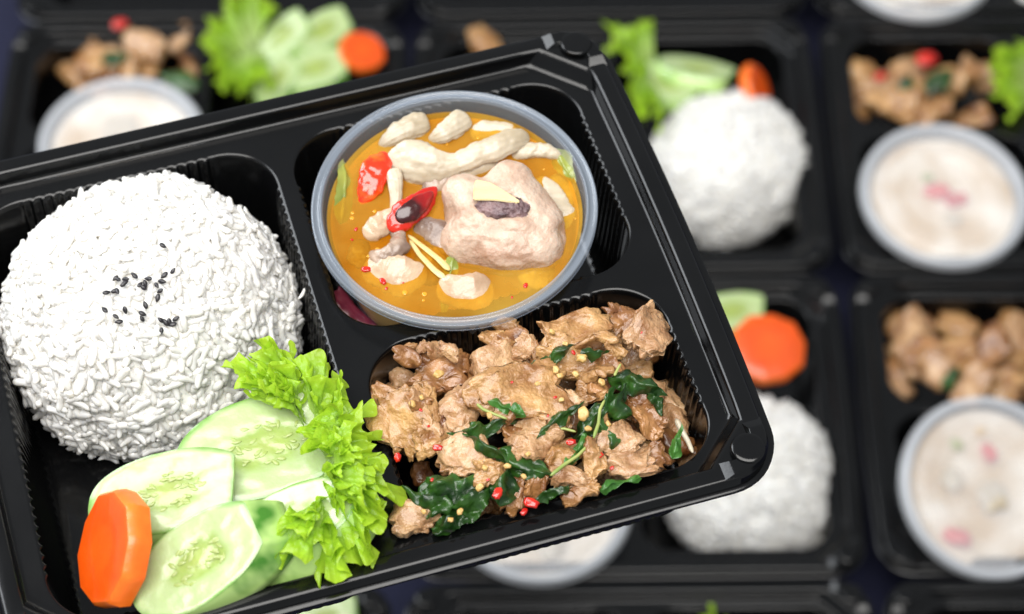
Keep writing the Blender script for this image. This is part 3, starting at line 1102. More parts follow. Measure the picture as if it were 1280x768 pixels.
GM = 'oyster mushroom pieces in the soup'
tube_thing('mushroom_piece', [(482, 204), (508, 200), (540, 208), (572, 204), (606, 190), (640, 176), (662, 172)], [.15, .36, .40, .42, .50, .48, .3], [.34, .66, .60, .34, .40, .46, .30], M_MUSH, 'long white mushroom strip lying across the back of the soup', 'mushroom', GM, .42, .13, 1, groove=.02, n=64, seg=110)
tube_thing('mushroom_piece', [(490, 212), (494, 228), (495, 246), (492, 268)], [.34, .30, .2, 0], [.30, .24, .20, .14], M_MUSH, 'narrow white mushroom stem hanging down beside the red chili', 'mushroom', GM, .6, .10, 3, groove=.03)
tube_thing('lemongrass_piece', [(474, 184), (492, 172), (512, 160), (536, 152)], [.0, .2, .25, .2], [.14, .30, .42, .40], M_MUSH, 'fibrous pale strip at the far left edge of the soup', 'vegetable', 'fibrous strips in the soup', .4, .16, 4, groove=.05)
tube_thing('lemongrass_piece', [(536, 176), (552, 168), (568, 158), (586, 146)], [.0, .25, .25, .2], [.16, .30, .40, .36], M_MUSH, 'fibrous pale strip at the far middle of the soup', 'vegetable', 'fibrous strips in the soup', .4, .16, 5, groove=.05)
tube_thing('mushroom_piece', [(588, 170), (606, 164), (628, 164), (646, 168)], [-.12, -.03, -.04, -.1], [.24, .32, .30, .2], M_MUSH, 'pale mushroom strip half sunk behind the long strip', 'mushroom', GM, .35, .16, 6)
tube_thing('mushroom_piece', [(640, 196), (660, 190), (680, 188), (702, 198)], [.0, .18, .18, .05], [.2, .26, .24, .16], M_MUSH, 'lumpy cream mushroom bit at the right edge of the soup', 'mushroom', GM, .6, .3, 7)
tube_thing('mushroom_piece', [(556, 232), (578, 214), (604, 206), (624, 204)], [-.05, .10, .12, .0], [.26, .38, .36, .2], M_MUSH, 'cream mushroom piece between the long strip and the chicken', 'mushroom', GM, .4, .15, 8)
tube_thing('mushroom_piece', [(546, 360), (570, 364), (594, 364), (616, 358)], [-.10, .05, .05, -.10], [.40, .52, .52, .40], M_SKIN, 'rounded pale mushroom cap at the front of the soup', 'mushroom', GM, .30, .16, 9)
tube_thing('chicken_skin', [(456, 330), (476, 340), (506, 344), (534, 340)], [-.12, .05, .08, -.10], [.34, .56, .60, .34], M_SKIN, 'broad pale piece of chicken skin at the front left', 'chicken skin', None, .28, .18, 10)
tube_thing('mushroom_piece', [(668, 226), (688, 244), (700, 268), (700, 288)], [-.14, -.04, -.05, -.14], [.3, .5, .46, .3], M_MUSH, 'pale sunken mushroom piece right of the chicken', 'mushroom', GM, .3, .14, 11)
tube_thing('chicken_bit', [(458, 300), (472, 286), (490, 276), (510, 284)], [.0, .2, .22, .1], [.24, .36, .38, .26], M_SKIN, 'pinkish chicken bit left of the dark red chili', 'chicken', 'chicken bits in the soup', .5, .3, 12)
tube_thing('chicken_bit', [(462, 316), (478, 322), (496, 314), (500, 296), (488, 290)], [.05, .24, .28, .22, .1], [.2, .30, .30, .26, .16], M_MUSH_D, 'curled dark grey chicken bit at the left of the soup', 'chicken', 'chicken bits in the soup', .6, .35, 13)
tube_thing('chicken_bit', [(516, 296), (534, 290), (552, 300), (560, 318)], [-.1, .05, .04, -.1], [.30, .46, .44, .26], M_MUSH_D, 'sunken brownish chicken bit left of the big chunk', 'chicken', 'chicken bits in the soup', .4, .25, 14)
tube_thing('mushroom_piece', [(530, 244), (544, 232), (560, 228), (572, 238)], [-.05, .06, .06, -.05], [.26, .38, .38, .26], M_MUSH_D, 'brownish mushroom piece between the dark chili and the chicken', 'mushroom', GM, .4, .25, 15)
tube_thing('chili_piece', [(452, 256), (460, 234), (472, 210), (482, 190)], [.0, .24, .38, .36], [.10, .46, .52, .16], M_CHILI_O, 'bright red orange chili piece at the left of the soup', 'chili', 'chili pieces in the soup', .38, .22, 16)
tube_thing('chili_piece', [(486, 288), (504, 272), (524, 256), (546, 234)], [.30, .42, .44, .34], [.24, .48, .42, .10], M_CHILI, 'dark red split chili piece in the middle of the soup', 'chili', 'chili pieces in the soup', .40, .20, 17)
o = tube_thing('chili_core', [(496, 276), (512, 264), (528, 252), (541, 240)], [.56, .64, .63, .5], [.20, .34, .28, .10], M_CHILI_D, 'x', 'chili', None, .35, .12, 18)
o.parent = bpy.data.objects['chili_piece.001']
o.matrix_parent_inverse = Matrix.Identity(4)
for key in ('label', 'category'):
    del o[key]
o.name = 'inner_flesh'
o['label'] = 'nearly black inside of the split chili'
for k, (pix, r, m, lab, cat) in enumerate([
    ([(520, 320), (540, 330), (560, 326)], [.5, .7, .5], M_SKIN, 'blurred chicken skin sunk under the broth left of the front mushroom', 'chicken skin'),
    ([(648, 350), (670, 340), (690, 322)], [.4, .55, .4], M_MUSH, 'pale mushroom sunk under the broth at the front right', 'mushroom'),
    ([(452, 300), (450, 318), (458, 332)], [.35, .45, .35], M_MUSH_D, 'brownish mushroom sunk under the broth at the left rim', 'mushroom'),
    ([(690, 220), (702, 238), (708, 262)], [.35, .45, .35], M_MUSH, 'pale mushroom sunk under the broth at the right rim', 'mushroom')]):
    tube_thing('mushroom_piece' if cat == 'mushroom' else 'chicken_skin', pix, -.42, r, m, lab, cat, 'pieces sunk in the broth', .5, .25, 40 + k)
P, F = leaf(40, 2.4, .7, .2, .06, .5)
soup('lime_leaf', mesh(P, F, M_LIME), 432, 236, .12, (.5, .3, .8), 78, 'olive green lime leaf strip at the left rim of the soup', 'leaf', 'leaf strips in the soup')
P, F = leaf(41, 2.6, .45, .2, .05, .6)
soup('lime_leaf', mesh(P, F, M_LIME), 562, 345, .03, (0, .3, .9), 80, 'dark green leaf strip beside the front mushroom', 'leaf', 'leaf strips in the soup')
P, F = leaf(42, 1.6, .6, .2, .05, .4)
soup('lime_leaf', mesh(P, F, M_LIME), 704, 205, .15, (-.4, .3, .8), -55, 'small brownish green leaf bit at the right rim of the soup', 'leaf', 'leaf strips in the soup')
for k, (u, v, s) in enumerate([(458, 337, 13), (479, 352, 11), (445, 287, 6), (503, 353, 5), (657, 357, 8), (483, 361, 5), (575, 362, 7), (566, 366, 4), (515, 277, 5), (640, 372, 4), (690, 320, 4), (440, 300, 4)]):
    o = obj('chili_flake', CHV[k % 3])
    o.matrix_world = frame_cam(in_cup(u, v, .06), (0, .5, .85), random.uniform(-80, 80), s / SCALE)
    tag(o, 'tiny red chili flake floating on the orange soup', 'chili', 'chili flakes in the soup')
V, F = ico(2)
oil = mesh(V * np.array([1, 1, .25]), F, M_OIL)
ro = random.Random(9)
for k in range(34):
    a = ro.uniform(0, 6.28)
    rr = ro.uniform(2.6, 3.95) if k % 3 else ro.uniform(.5, 3.6)
    o = obj('oil_drop', oil)
    o.matrix_world = CUPM @ Matrix.Translation(Vector((rr * cos(a), rr * sin(a), BZ + .005)) * S) @ Matrix.Scale(ro.uniform(.03, .11), 4)
    tag(o, 'tiny round oil drop on the orange soup surface', 'oil drop', 'oil drops on the soup')
V, F = lump(77, (1.6, .7, .25), 4, rough=.3, box=.8, wrinkle=.06, bend=.3)
o = obj('cabbage_shred', mesh(V, F, M_MAROON))
o.matrix_world = frame_cam(un(440, 392, ZF - 2.6), (.2, .4, .88), -50)
tag(o, 'dark maroon cabbage shred in the soup compartment below the cup', 'cabbage')
o = obj('rice_grain', mesh(*GRAINS[2], M_RICE))
o.matrix_world = frame_cam(un(378, 368, ZF - .75), (-.5, .3, .8), 60, .5)
tag(o, 'stray bit of rice stuck on the tray divider', 'rice')


# ------------------------------------------------------------------ cucumber and carrot
def cuke_parts(seed, a, b, th, shear, tip=0.0, clip=None):
    """oval slanting slice: top face, bottom face, a band of peel; returns meshes"""
    n, rings = 72, 16
    ang = np.arange(n) * 2 * pi / n
    ca, sa = np.cos(ang), np.sin(ang)
    ex = np.sign(ca) * np.abs(ca) ** .92 * a * (1 + tip * np.clip(ca, 0, 1) ** 3)
    ey = np.sign(sa) * np.abs(sa) ** .92 * b * (1 - .25 * tip * np.clip(ca, 0, 1))
    if clip:
        ex = np.minimum(ex, clip[0] * a + clip[1] * ey)
    V, T = [(0, 0, th / 2)], [0]
    o = seed * 4.4
    for k in range(1, rings + 1):
        t = k / rings
        for i in range(n):
            x, y = ex[i] * t, ey[i] * t
            V.append((x, y, th / 2))
            T.append(t)
    V = np.array(V)
    V[:, 2] += .02 * fbm(V * 2 + o, 2) - .03 * (np.array(T) > .97) - .03 * np.exp(-((np.array(T) - .30) / .16) ** 2)
    F = [(0, 1 + i, 1 + (i + 1) % n) for i in range(n)]
    for k in range(rings - 1):
        for i in range(n):
            p, q = 1 + k * n + i, 1 + k * n + (i + 1) % n
            F.append((p, p + n, q + n, q))
    T = np.array(T) + .06 * fbm(V * 1.7 + o, 2)
    # bottom
    nb = len(V)
    B = V.copy()
    B[:, 2] = -th / 2
    B[:, 0] += shear[0]
    B[:, 1] += shear[1]
    flesh = mesh(np.concatenate([V, B]), F + [tuple(k + nb for k in f[::-1]) for f in F], M_CUKE, attr=np.concatenate([T, T]))
    # peel band
    W = []
    rows = [(.992, th / 2 - .05, 0), (1.006, th / 2 - .10, .05), (1.012, th / 4, .25), (1.015, 0, .5), (1.012, -th / 4, .75), (1.0, -th / 2 + .02, 1), (.99, -th / 2, 1)]
    for s, z, h in rows:
        for i in range(n):
            W.append((ex[i] * s + shear[0] * h, ey[i] * s + shear[1] * h, z))
    k = n
    G = []
    for r in range(len(rows) - 1):
        for i in range(n):
            j = (i + 1) % n
            G.append((r * k + i, (r + 1) * k + i, (r + 1) * k + j, r * k + j))
    peel = mesh(W, G, M_PEEL)
    return flesh, peel


sv3, sf3 = ico(2)
sd = sv3 * np.array([.14, .06, .022])
sd[:, 1] *= 1 - .5 * np.clip(sv3[:, 0], 0, 1)
SEED_ME = mesh(sd, sf3, M_SEED)


def cucumber(name, label, M, seed, a, b, th, shear, tip, group, seeds=34, clip=None):
    t = thing(name, label, 'cucumber', group)
    fl, pe = cuke_parts(seed, a, b, th, shear, tip, clip)
    obj('flesh', fl, t)
    obj('peel', pe, t)
    r = random.Random(seed)
    for k in range(seeds):
        an = r.uniform(0, 2 * pi)
        rad = r.uniform(.12, .46)
        o = obj('seed', SEED_ME, t)
        o.matrix_local = Matrix.Translation(Vector((cos(an) * rad * a, sin(an) * rad * b, th / 2 - .015)) * S) @ Matrix.Rotation(r.gauss(0, .55) + (pi if cos(an) > 0 else 0), 4, 'Z') @ Matrix.Scale(r.uniform(.8, 1.15), 4)
    t.matrix_world = M
    return t


CG = 'cucumber slices in the sharp tray'
cucumber('cucumber_slice', 'pale cucumber slice behind, partly under the lettuce', frame_cam(un(333, 562, ZF - .25), (.05, .42, .9), 22), 2, 2.75, 1.60, .8, (0, -.35), .0, CG)
c1 = cucumber('cucumber_slice', 'pale cucumber slice just above the carrot coin', frame_cam(un(215, 619, ZF + .05), (-.08, .38, .92), 13), 1, 2.40, 1.24, .8, (-.2, -.35), .0, CG, clip=(.80, .22))
cucumber('cucumber_slice', 'pale cucumber slice with green edge tucked under the front lettuce frill', frame_cam(un(368, 660, ZF + .0), (-.25, .55, .8), 26), 4, 2.05, 1.15, .9, (.2, -.55), .05, CG, 0)
cucumber('cucumber_slice', 'pale cucumber slice at the front, right of the carrot coin', frame_cam(un(253, 704, ZF + .35), (-.22, .25, .95), 36), 3, 2.20, 1.22, 1.0, (.75, -.35), .06, CG, clip=(.90, .15))


def carrot(name, label, M, group=None):
    """thick coin whose outline was pared into flats"""
    n = 10
    th = .85
    t = thing(name, label, 'carrot', group)
    V = []
    for z, s in ((th / 2, .0), (th / 2 + .01, .55), (th / 2, .88), (th / 2 - .035, .95), (th / 2 - .13, 1.0), (0, 1.035), (-th / 2 + .07, 1.0), (-th / 2, .93), (-th / 2, 0.0)):
        for i in range(n * 6):
            k, f = divmod(i, 6)
            a0, a1 = 2 * pi * k / n, 2 * pi * (k + 1) / n
            r0 = 1.80 * (1 + .03 * sin(k * 2.3))
            r1 = 1.80 * (1 + .03 * sin((k + 1) % n * 2.3))
            x = r0 * cos(a0) + (r1 * cos(a1) - r0 * cos(a0)) * f / 6
            y = r0 * sin(a0) + (r1 * sin(a1) - r0 * sin(a0)) * f / 6
            V.append((x * s, y * s * .96, z))
    k = n * 6
    F1, F2 = [], []
    for r in range(8):
        for i in range(k):
            j = (i + 1) % k
            f = (r * k + i, (r + 1) * k + i, (r + 1) * k + j, r * k + j)
            (F1 if r in (0, 1, 2, 6, 7) else F2).append(f)
    T = [sc_ for sc_ in (0, .55, .90, .955, 1, 1, 1, .93, 0) for _ in range(n * 6)]
    me = mesh(V, F1, M_CARROT, attr=T)
    me2 = mesh(V, F2, M_CARROT_E)
    for q in (me, me2):
        bm = bmesh.new()
        bm.from_mesh(q)
        bmesh.ops.delete(bm, geom=[v for v in bm.verts if not v.link_faces], context='VERTS')
        bm.to_mesh(q)
        bm.free()
    me2.set_sharp_from_angle(angle=radians(34))
    obj('cut_face', me, t)
    obj('pared_edge', me2, t)
    t.matrix_world = M
    return t


car = carrot('carrot_coin', 'sharp orange carrot coin with pared edge leaning against the cucumber', frame_cam(un(143, 687, ZF + .45), (-.80, .16, .58), 80, .95), 'orange carrot coins')


# ------------------------------------------------------------------ lettuce
def frill_leaf(seed, base, edge, ruff=.55, k1=5.0, nu=700, nv=34, teeth=.13, lift=.8):
    """base, edge: lists of world points (cm); blade from base to a frilled margin"""
    r = np.random.RandomState(seed)
    base = np.array([tuple(p) for p in base])
    edge = np.array([tuple(p) for p in edge])

    def samp(A, s):
        q = s * (len(A) - 1)
        i = np.clip(q.astype(int), 0, len(A) - 2)
        f = (q - i)[:, None]
        g = lambda j: A[np.clip(j, 0, len(A) - 1)]
        p0, p1, p2, p3 = g(i - 1), g(i), g(i + 1), g(i + 2)
        return .5 * (2 * p1 + (p2 - p0) * f + (2 * p0 - 5 * p1 + 4 * p2 - p3) * f ** 2 + (3 * p1 - p0 - 3 * p2 + p3) * f ** 3)
    s = np.linspace(0, 1, nu)
    Bp, Ep = samp(base, s), samp(edge, s)
    L = np.linalg.norm(Ep - Bp, axis=1)
    arc = np.concatenate([[0], np.cumsum(np.linalg.norm(np.diff(Ep, axis=0), axis=1))])
    out = (Ep - Bp) / L[:, None]
    tan = np.gradient(Ep, axis=0)
    tan /= np.linalg.norm(tan, axis=1)[:, None]
    nor = np.cross(out, tan)
    nor /= np.linalg.norm(nor, axis=1)[:, None]
    if nor[:, 2].mean() < 0:
        nor = -nor
    z0 = np.zeros(nu)
    wn = lambda f, q: pn(np.column_stack([arc * f, z0 + seed * 1.37 + q * 7.7, z0 + q]))
    ph = arc * 2 * pi / 1.9 + 2.0 * wn(.55, 0)
    ph2 = arc * 2 * pi / .66 + 2.4 * wn(1.0, 1)
    ph3 = arc * 2 * pi / .30 + 2.4 * wn(2.2, 2)
    amp = 1 + .6 * wn(.6, 3)
    amp2 = 1 + .7 * wn(1.1, 4)
    saw = np.abs(((arc / .21 + .9 * wn(2.5, 7)) % 1) - .5) * 2          # small pointed teeth
    tooth = saw ** 1.5 * (1 + .8 * wn(3.0, 5)) + .5 * np.sin(ph3)
    V, T = [], []
    for j in range(nv):
        t = (j / (nv - 1)) ** .8
        e = max(0, (t - .86) / .14) ** 1.2
        tt = t + teeth * tooth * e / np.maximum(L, .5)
        P = Bp + (Ep - Bp) * tt[:, None]
        a1 = ruff * 1.05 * t ** 2.0
        a2 = ruff * .62 * t ** 3.0
        a3 = ruff * .20 * t ** 6
        up = a1 * amp * np.sin(ph) + a2 * amp2 * np.sin(ph2) + a3 * np.sin(ph3)
        sd_ = a1 * .55 * np.sin(2 * ph + .6) + a2 * .75 * amp2 * np.sin(2 * ph2 + .4) + a3 * np.cos(ph3)
        ot = -a1 * .45 * np.cos(ph) + a2 * .7 * np.cos(ph2 + 1.2) - .35 * ruff * t ** 4
        arch = lift * sin(pi * t * .8) * .5
        P = P + nor * (up + arch)[:, None] + tan * sd_[:, None] + out * ot[:, None]
        V.append(P)
        T.append(np.clip(t + .06 * wn(2, 6), 0, 1))
    V = np.array(V)
    V[:, :, :] += (.09 * fbm(V.reshape(-1, 3) * 2.4 + seed, 3)).reshape(nv, nu, 1) * nor[None]
    return V.reshape(-1, 3), grid_faces(nv, nu), np.concatenate(T)


def lettuce(name, label, seed, base, edge, zb, ze, group, inner=(.74, .50), **kw):
    B = [un(u, v, ZF + (zb[i] if isinstance(zb, (list, tuple)) else zb)) for i, (u, v) in enumerate(base)]
    E_ = [un(u, v, ZF + (ze[i] if isinstance(ze, (list, tuple)) else ze)) for i, (u, v) in enumerate(edge)]
    V, F, T = frill_leaf(seed, B, E_, **kw)
    o = obj(name, mesh(V, F, M_LETT, attr=T))
    for q, f in enumerate(inner):            # side frills that grow from the same blade, nearer the rib
        E2 = [b_.lerp(e_, f) + Vector((0, 0, .30 + .15 * q)) for b_, e_ in zip(B, E_)]
        V, F, T = frill_leaf(seed + 31 * (q + 1), B, E2, **kw)
        obj('side_frill', mesh(V, F, M_LETT, attr=T), o)
    return tag(o, label, 'lettuce', group)


LG = 'frilly lettuce leaves in the sharp tray'
lettuce('lettuce_leaf', 'frilly green lettuce leaf spreading upward over the rice', 5,
        [(372, 530), (378, 520), (386, 514), (396, 512), (408, 516)], [(284, 500), (290, 460), (316, 436), (350, 434), (376, 462)], -.4, [.9, .85, .7, .6, .5], LG, ruff=.46, lift=.9)
lettuce('lettuce_leaf', 'frilly green lettuce leaf along the middle divider at the top', 6,
        [(400, 560), (408, 556), (416, 556), (424, 562)], [(364, 462), (398, 450), (436, 474), (452, 510)], -.5, [.4, .4, .3, .3], LG, ruff=.46, lift=1.0)
lettuce('lettuce_leaf', 'frilly lettuce frill lying between the rice and the rear cucumber', 14,
        [(384, 540), (378, 530), (374, 520), (376, 508)], [(330, 512), (312, 494), (318, 470), (346, 462)], [.0, .0, .0, .0], [1.0, 1.1, 1.1, 1.0], LG, ruff=.42, lift=.7)
lettuce('lettuce_leaf', 'frilly green lettuce leaf bulging right toward the pork', 7,
        [(404, 570), (408, 582), (406, 600), (402, 616)], [(452, 508), (484, 576), (492, 634), (464, 690)], -.5, [.35, .35, .3, .3], LG, ruff=.45, lift=1.1)
lettuce('lettuce_leaf', 'frilly green lettuce leaf hanging over the front edge of the tray', 8,
        [(408, 590), (412, 606), (408, 622), (396, 630)], [(476, 642), (458, 700), (418, 732), (388, 708)], -.2, [.55, .4, .25, .3], LG, ruff=.42, lift=1.0)
lettuce('lettuce_leaf', 'small frilly lettuce frill over the end of the rear cucumber slice', 9,
        [(432, 580), (430, 560), (424, 540), (418, 530)], [(388, 584), (372, 560), (386, 528), (404, 500)], [.2, .2, .2, .2], [1.0, 1.1, 1.0, .9], LG, ruff=.36, lift=.6)
lettuce('lettuce_leaf', 'frilly lettuce piece on the front cucumber beside the tray edge', 10,
        [(404, 622), (398, 634), (392, 640), (386, 644)], [(400, 700), (372, 704), (346, 688), (340, 652)], [.6, .6, .6, .6], [.75, .85, .9, 1.0], LG, ruff=.38, lift=.6)
lettuce('lettuce_leaf', 'inner frilly lettuce leaf filling the centre of the bunch', 12,
        [(416, 606), (418, 596), (420, 586), (420, 574)], [(462, 650), (468, 610), (462, 570), (440, 530)], [.4, .4, .4, .4], [1.3, 1.4, 1.4, 1.2], LG, ruff=.40, lift=.7)


# ------------------------------------------------------------------ the trays behind, on the table
bgt = build_tray(.10)
def grid_pt(x, y, z=0.0):
    c, s = cos(GYAW), sin(GYAW)
    return Vector((GRID[0] + c * x - s * y, GRID[1] + s * x + c * y, z))


TRAYS = [(-2, 0, 0, 0, 'blurred black tray at the upper left, behind the held tray'),
         (-1, 0, 0, 0, 'blurred black tray at the top centre with rice below a carrot coin'),
         (0, 0, 0, 0, 'blurred black tray at the upper right with lidded cup and pork'),
         (-1, 1, 0, 0, 'blurred black tray under the right corner of the held tray'),
         (0, 1, 0, 0, 'blurred black tray at the lower right with lidded cup and pork'),
         (-2, -1, 0, 0, 'blurred black tray cut off at the top left corner'),
         (-1, -1, 0, 0, 'blurred black tray cut off at the top centre'),
         (0, -1, 0, 0, 'blurred black tray cut off at the top right corner'),
         (-2, 2, 0, 0, 'blurred black tray cut off at the bottom left'),
         (-1, 2, 0, 0, 'blurred black tray cut off at the bottom centre'),
         (0, 2, 0, 0, 'blurred black tray cut off at the bottom right corner')]
for k, (i, j, dx, dy, lab) in enumerate(TRAYS):
    t = bgt if k == 0 else copy_tree(bgt)
    p = grid_pt((i + .5) * PW + dx, -(j + .5) * PD + dy, RIM)
    t.matrix_world = Matrix.Translation(p * S) @ Matrix.Rotation(GYAW + pi + radians(random.uniform(-.4, .4)), 4, 'Z')
    tag(t, lab, 'tray', 'black takeaway meal trays')

FZ = RIM + FLOOR                              # tray floor above the table


def bgp(u, v, z):
    return un(u, v, RIM + z)


# rice
rb = None
for (u, v, lab) in [(909, 212, 'blurred white rice mound at the top centre right of the held tray'),
                    (938, 604, 'blurred white rice mound beyond the right corner of the held tray'),
                    (1318, -20, 'blurred white rice just showing at the top right corner')]:
    M = Matrix.Translation(bgp(u, v, FLOOR + RICE_CZ) * S) @ Matrix.Rotation(random.uniform(0, 6), 4, 'Z')
    if rb is None:
        rb = build_rice('rice_mound', lab, M, 1700, False, 8, 'white rice mounds')
        t = rb
    else:
        t = copy_tree(rb)
        t.matrix_world = M
    tag(t, lab, 'rice', 'white rice mounds')

# lidded cups
lc = None
LBM = broth_mesh(M_BROTH_B, BZ, 4.085)
for (u, v, tilt, lab, bits) in [(1181, 243, 5, 'lidded soup cup with pink centre at the upper right', [(1172, 240, 34, 'r'), (1196, 250, 30, 'r'), (1160, 222, 16, 'g'), (1190, 272, 24, 'o')]),
                                (1237, 609, 20, 'lidded soup cup with red streaks at the lower right', [(1196, 672, 34, 'r'), (1236, 566, 26, 'r'), (1226, 540, 14, 'y'), (1196, 556, 18, 'g'), (1240, 620, 44, 'o'), (1190, 600, 30, 'o')]),
                                (152, 176, 0, 'lidded soup cup at the upper left behind the held tray', [(150, 160, 50, 'o')]),
                                (675, 626, 0, 'lidded soup cup below the front edge of the held tray', [(690, 680, 40, 'o')]),
                                (1146, -50, 0, 'lidded soup cup cut off at the top right', [(1110, 0, 40, 'o')])]:
    M = Matrix.Translation(bgp(u, v, .55 + tilt * .055) * S) @ Matrix.Rotation(radians(tilt), 4, 'X') @ Matrix.Rotation(radians(tilt * .6), 4, 'Y') @ Matrix.Translation((0, 0, -4.6 * S))
    if lc is None:
        lc = thing('soup_cup', lab, 'cup', 'plastic soup cups', M)
        obj('cup_body', CUP_ME, lc)
        obj('rim', RIM_ME, lc)
        ld = obj('lid', LID_ME, lc)
        obj('lid_rim', LIDRIM_ME, ld)
        t = lc
    else:
        t = copy_tree(lc)
        t.matrix_world = M
        tag(t, lab, 'cup', 'plastic soup cups')
    bo = obj('soup_broth', LBM)
    bo.matrix_world = M
    tag(bo, 'glare-whitened pale broth in the lidded cup' + lab.split('soup cup')[1].replace(' with pink centre', '').replace(' with red streaks', ''), 'broth', 'broth in lidded cups')
    CUPM_B = M
    for (bu, bv, s, kd) in bits:
        me = {'r': CHV[0], 'g': GAV[1], 'y': GAV[0], 'o': None}[kd]
        if kd == 'g':
            me = mesh(*lump(200 + bu, (1, .8, .3), 2), M_LIME)
        if kd == 'o':
            me = mesh(*lump(200 + bu, (1, .8, .3), 3), M_MUSH)
        o = obj({'r': 'chili_piece', 'g': 'leaf_bit', 'y': 'garlic_bit', 'o': 'mushroom_piece'}[kd], me)
        a = CUPM_B.inverted() @ (Vector((0, 0, CAMZ)) * S)
        dd = CUPM_B.inverted().to_3x3() @ ((un(bu, bv, 0) - Vector((0, 0, CAMZ))) * S)
        tt = ((BZ + .12) * S - a.z) / dd.z
        o.matrix_world = Matrix.Translation(CUPM_B @ (a + dd * tt)) @ Matrix.Rotation(random.uniform(0, 6), 4, 'Z') @ Matrix.Scale(s / 23, 4)
        w_ = {'r': 'red chili piece', 'g': 'dark leaf bit', 'y': 'yellow garlic bit', 'o': 'pale mushroom piece'}[kd]
        tag(o, w_ + ' in the cup' + lab.split('soup cup')[1].replace(' with pink centre', '').replace(' with red streaks', ''), {'r': 'chili', 'g': 'leaf', 'y': 'garlic', 'o': 'mushroom'}[kd],
            'bits in the cup' + lab.split('soup cup')[1])

# pork piles
BPV = [mesh(*lump(140 + k, (2.2, 1.6, .9), 3, rough=.32, freq=1.7, box=.75, wrinkle=.09, wf=7, bend=.2), [M_PORK, M_PORK_P, M_PORK, M_PORK_D][k % 4]) for k in range(8)]
rb_ = random.Random(21)


def pile(u0, u1, v0, v1, cnt, lab, group):
    for k in range(cnt):
        u, v = rb_.uniform(u0, u1), rb_.uniform(v0, v1)
        ex = min((u - u0) / (u1 - u0), (u1 - u) / (u1 - u0)) * 2
        ey = min((v - v0) / (v1 - v0), (v1 - v) / (v1 - v0)) * 2
        z = -2.4 + 2.6 * min(1, 1.6 * ex, 1.6 * ey) * rb_.uniform(.7, 1)
        o = obj('pork_piece', BPV[rb_.randrange(8)])
        o.matrix_world = frame_cam(bgp(u, v, z), (rb_.uniform(-.5, .5), rb_.uniform(.1, .8), .8), rb_.uniform(-90, 90), rb_.uniform(.7, 1.15))
        tag(o, lab, 'pork', group)


pile(88, 262, 36, 108, 26, 'blurred pork piece in the heap at the upper left', 'pork heap at the upper left')
pile(1066, 1236, 82, 172, 26, 'blurred pork piece in the heap at the upper right', 'pork heap at the upper right')
pile(1108, 1290, 404, 515, 32, 'blurred pork piece in the heap at the lower right', 'pork heap at the lower right')
pile(590, 640, 36, 66, 4, 'blurred pork piece peeking over the far edge of the held tray', 'pork heap at the top centre')
for (u, v, s, lab) in [(1158, 74, 30, 'blurred red chili on the upper right pork heap'), (1100, 96, 18, 'small blurred red chili left on the upper right pork heap'), (150, 30, 22, 'blurred red chili on the upper left pork heap')]:
    o = obj('chili_flake', CHV[1])
    o.matrix_world = frame_cam(bgp(u, v, .9), (0, .4, .8), 20, s / 23)
    tag(o, lab, 'chili', 'chilies on the blurred heaps')
for (u, v, s, roll, lab) in [(1172, 100, 60, 40, 'blurred dark basil leaf on the upper right pork heap'), (1135, 104, 40, 80, 'small blurred basil leaf left of the upper right heap'),
                             (146, 70, 44, 10, 'blurred dark basil leaf on the upper left pork heap'), (224, 98, 60, 160, 'blurred dark basil leaf at the right of the upper left heap'),
                             (1190, 470, 40, 60, 'blurred dark basil leaf on the lower right pork heap')]:
    P, F = leaf(int(u), s / 23, s / 50, .4, .15, .5)
    o = obj('basil_leaf', mesh(P, F, M_BASIL))
    o.matrix_world = frame_cam(bgp(u, v, .7), (0, .4, .8), roll)
    tag(o, lab, 'basil', 'basil leaves on the blurred heaps')

# salads behind
k = 0
for (u, v, n, roll, sc_, lab) in [(872, 92, (.1, .85, .52), -24, 1.05, 'long blurred cucumber slice above the rice at the top centre'),
                                  (836, 108, (-.1, .5, .85), -40, .9, 'blurred cucumber slice beside the lettuce at the top centre'),
                                  (915, 392, (0, .5, .85), 10, .9, 'blurred cucumber slice peeking out behind the right carrot coin'),
                                  (356, 48, (-.2, .4, .9), 50, .9, 'blurred cucumber slice next to the lettuce at the upper left'),
                                  (404, 40, (.1, .4, .9), 40, .9, 'upper blurred cucumber slice beside the upper left carrot coin'),
                                  (396, 88, (0, .4, .9), 20, .95, 'lower blurred cucumber slice beside the upper left carrot coin'),
                                  (348, 100, (0, .4, .9), 60, .8, 'blurred cucumber slice nearest the held tray at the upper left'),
                                  (404, 776, (0, .4, .9), 20, .9, 'blurred cucumber slice peeking in at the bottom edge')]:
    t = copy_tree(c1)
    t.matrix_world = frame_cam(bgp(u, v, .1), n, roll, sc_)
    tag(t, lab, 'cucumber', 'blurred cucumber slices')
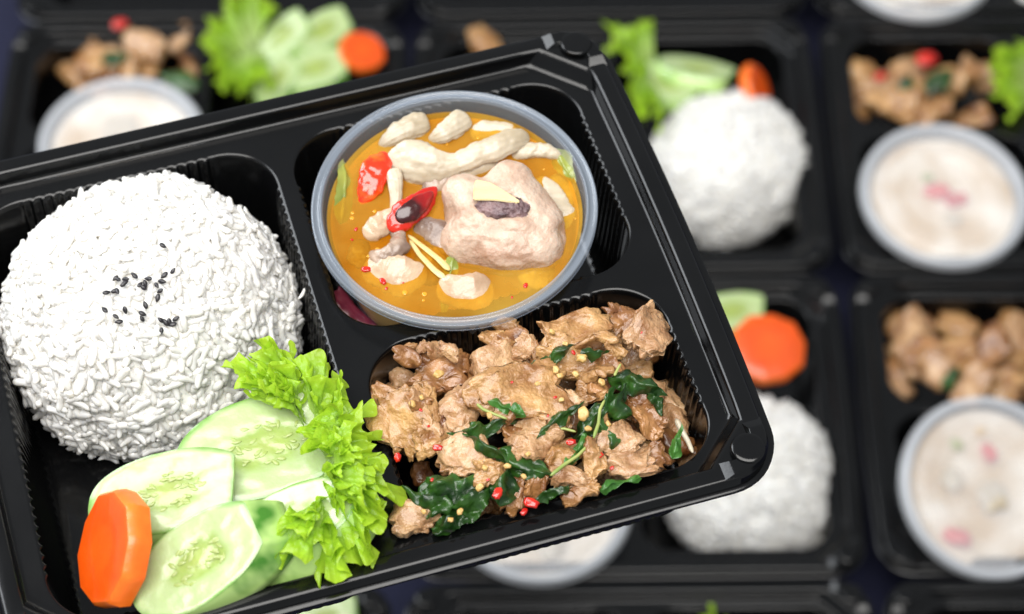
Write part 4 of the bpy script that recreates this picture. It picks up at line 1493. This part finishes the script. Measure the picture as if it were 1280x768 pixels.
for (u, v, n, roll, sc_, lab) in [(452, 66, (.3, .4, .8), 20, .78, 'blurred orange carrot coin at the upper left'),
                                  (944, 110, (.78, .25, .5), 55, .78, 'thin looking blurred carrot coin above the top centre rice'),
                                  (959, 437, (.1, .35, .9), 10, 1.14, 'big round blurred carrot coin right of the held tray')]:
    t = copy_tree(car)
    t.matrix_world = frame_cam(bgp(u, v, .3), n, roll, sc_)
    tag(t, lab, 'carrot', 'orange carrot coins')


def bg_lettuce(seed, base, edge, z, lab):
    B = [bgp(u, v, z - .8) for u, v in base]
    E_ = [bgp(u, v, z + .4) for u, v in edge]
    V, F, T = frill_leaf(seed, B, E_, ruff=.5, nu=160, nv=16)
    tag(obj('lettuce_leaf', mesh(V, F, M_LETT, attr=T)), lab, 'lettuce', 'blurred lettuce leaves')


bg_lettuce(21, [(300, 70), (310, 80), (316, 96)], [(252, 30), (270, 96), (312, 126)], .5, 'blurred frilly lettuce leaf on the left side of the upper left salad')
bg_lettuce(22, [(316, 80), (318, 70), (320, 60)], [(258, 44), (296, -6), (346, 4)], .9, 'blurred frilly lettuce leaf at the back of the upper left salad')
bg_lettuce(23, [(296, 74), (310, 64), (330, 64)], [(272, 112), (300, 110), (338, 100)], 1.0, 'blurred frilly lettuce leaf in front of the upper left salad')
bg_lettuce(24, [(818, 70), (818, 90), (812, 110)], [(752, 36), (786, 92), (800, 156)], .5, 'blurred lettuce leaf at the left of the top centre salad')
bg_lettuce(25, [(806, 100), (812, 88), (820, 80)], [(772, 50), (800, 26), (818, 34)], .9, 'blurred lettuce leaf at the back of the top centre salad')
bg_lettuce(26, [(800, 90), (812, 96), (822, 110)], [(780, 120), (806, 136), (822, 160)], .7, 'blurred lettuce leaf hanging down beside the top centre rice')
bg_lettuce(27, [(1290, 90), (1296, 110), (1296, 130)], [(1238, 62), (1244, 104), (1268, 146)], .6, 'blurred lettuce leaf at the far right edge')
bg_lettuce(28, [(1284, 90), (1296, 84), (1310, 84)], [(1240, 74), (1268, 54), (1300, 52)], .9, 'blurred lettuce leaf at the top of the far right salad')
bg_lettuce(29, [(880, 800), (900, 796), (920, 800)], [(862, 772), (890, 762), (930, 774)], .6, 'blurred lettuce frill peeking in at the bottom edge')
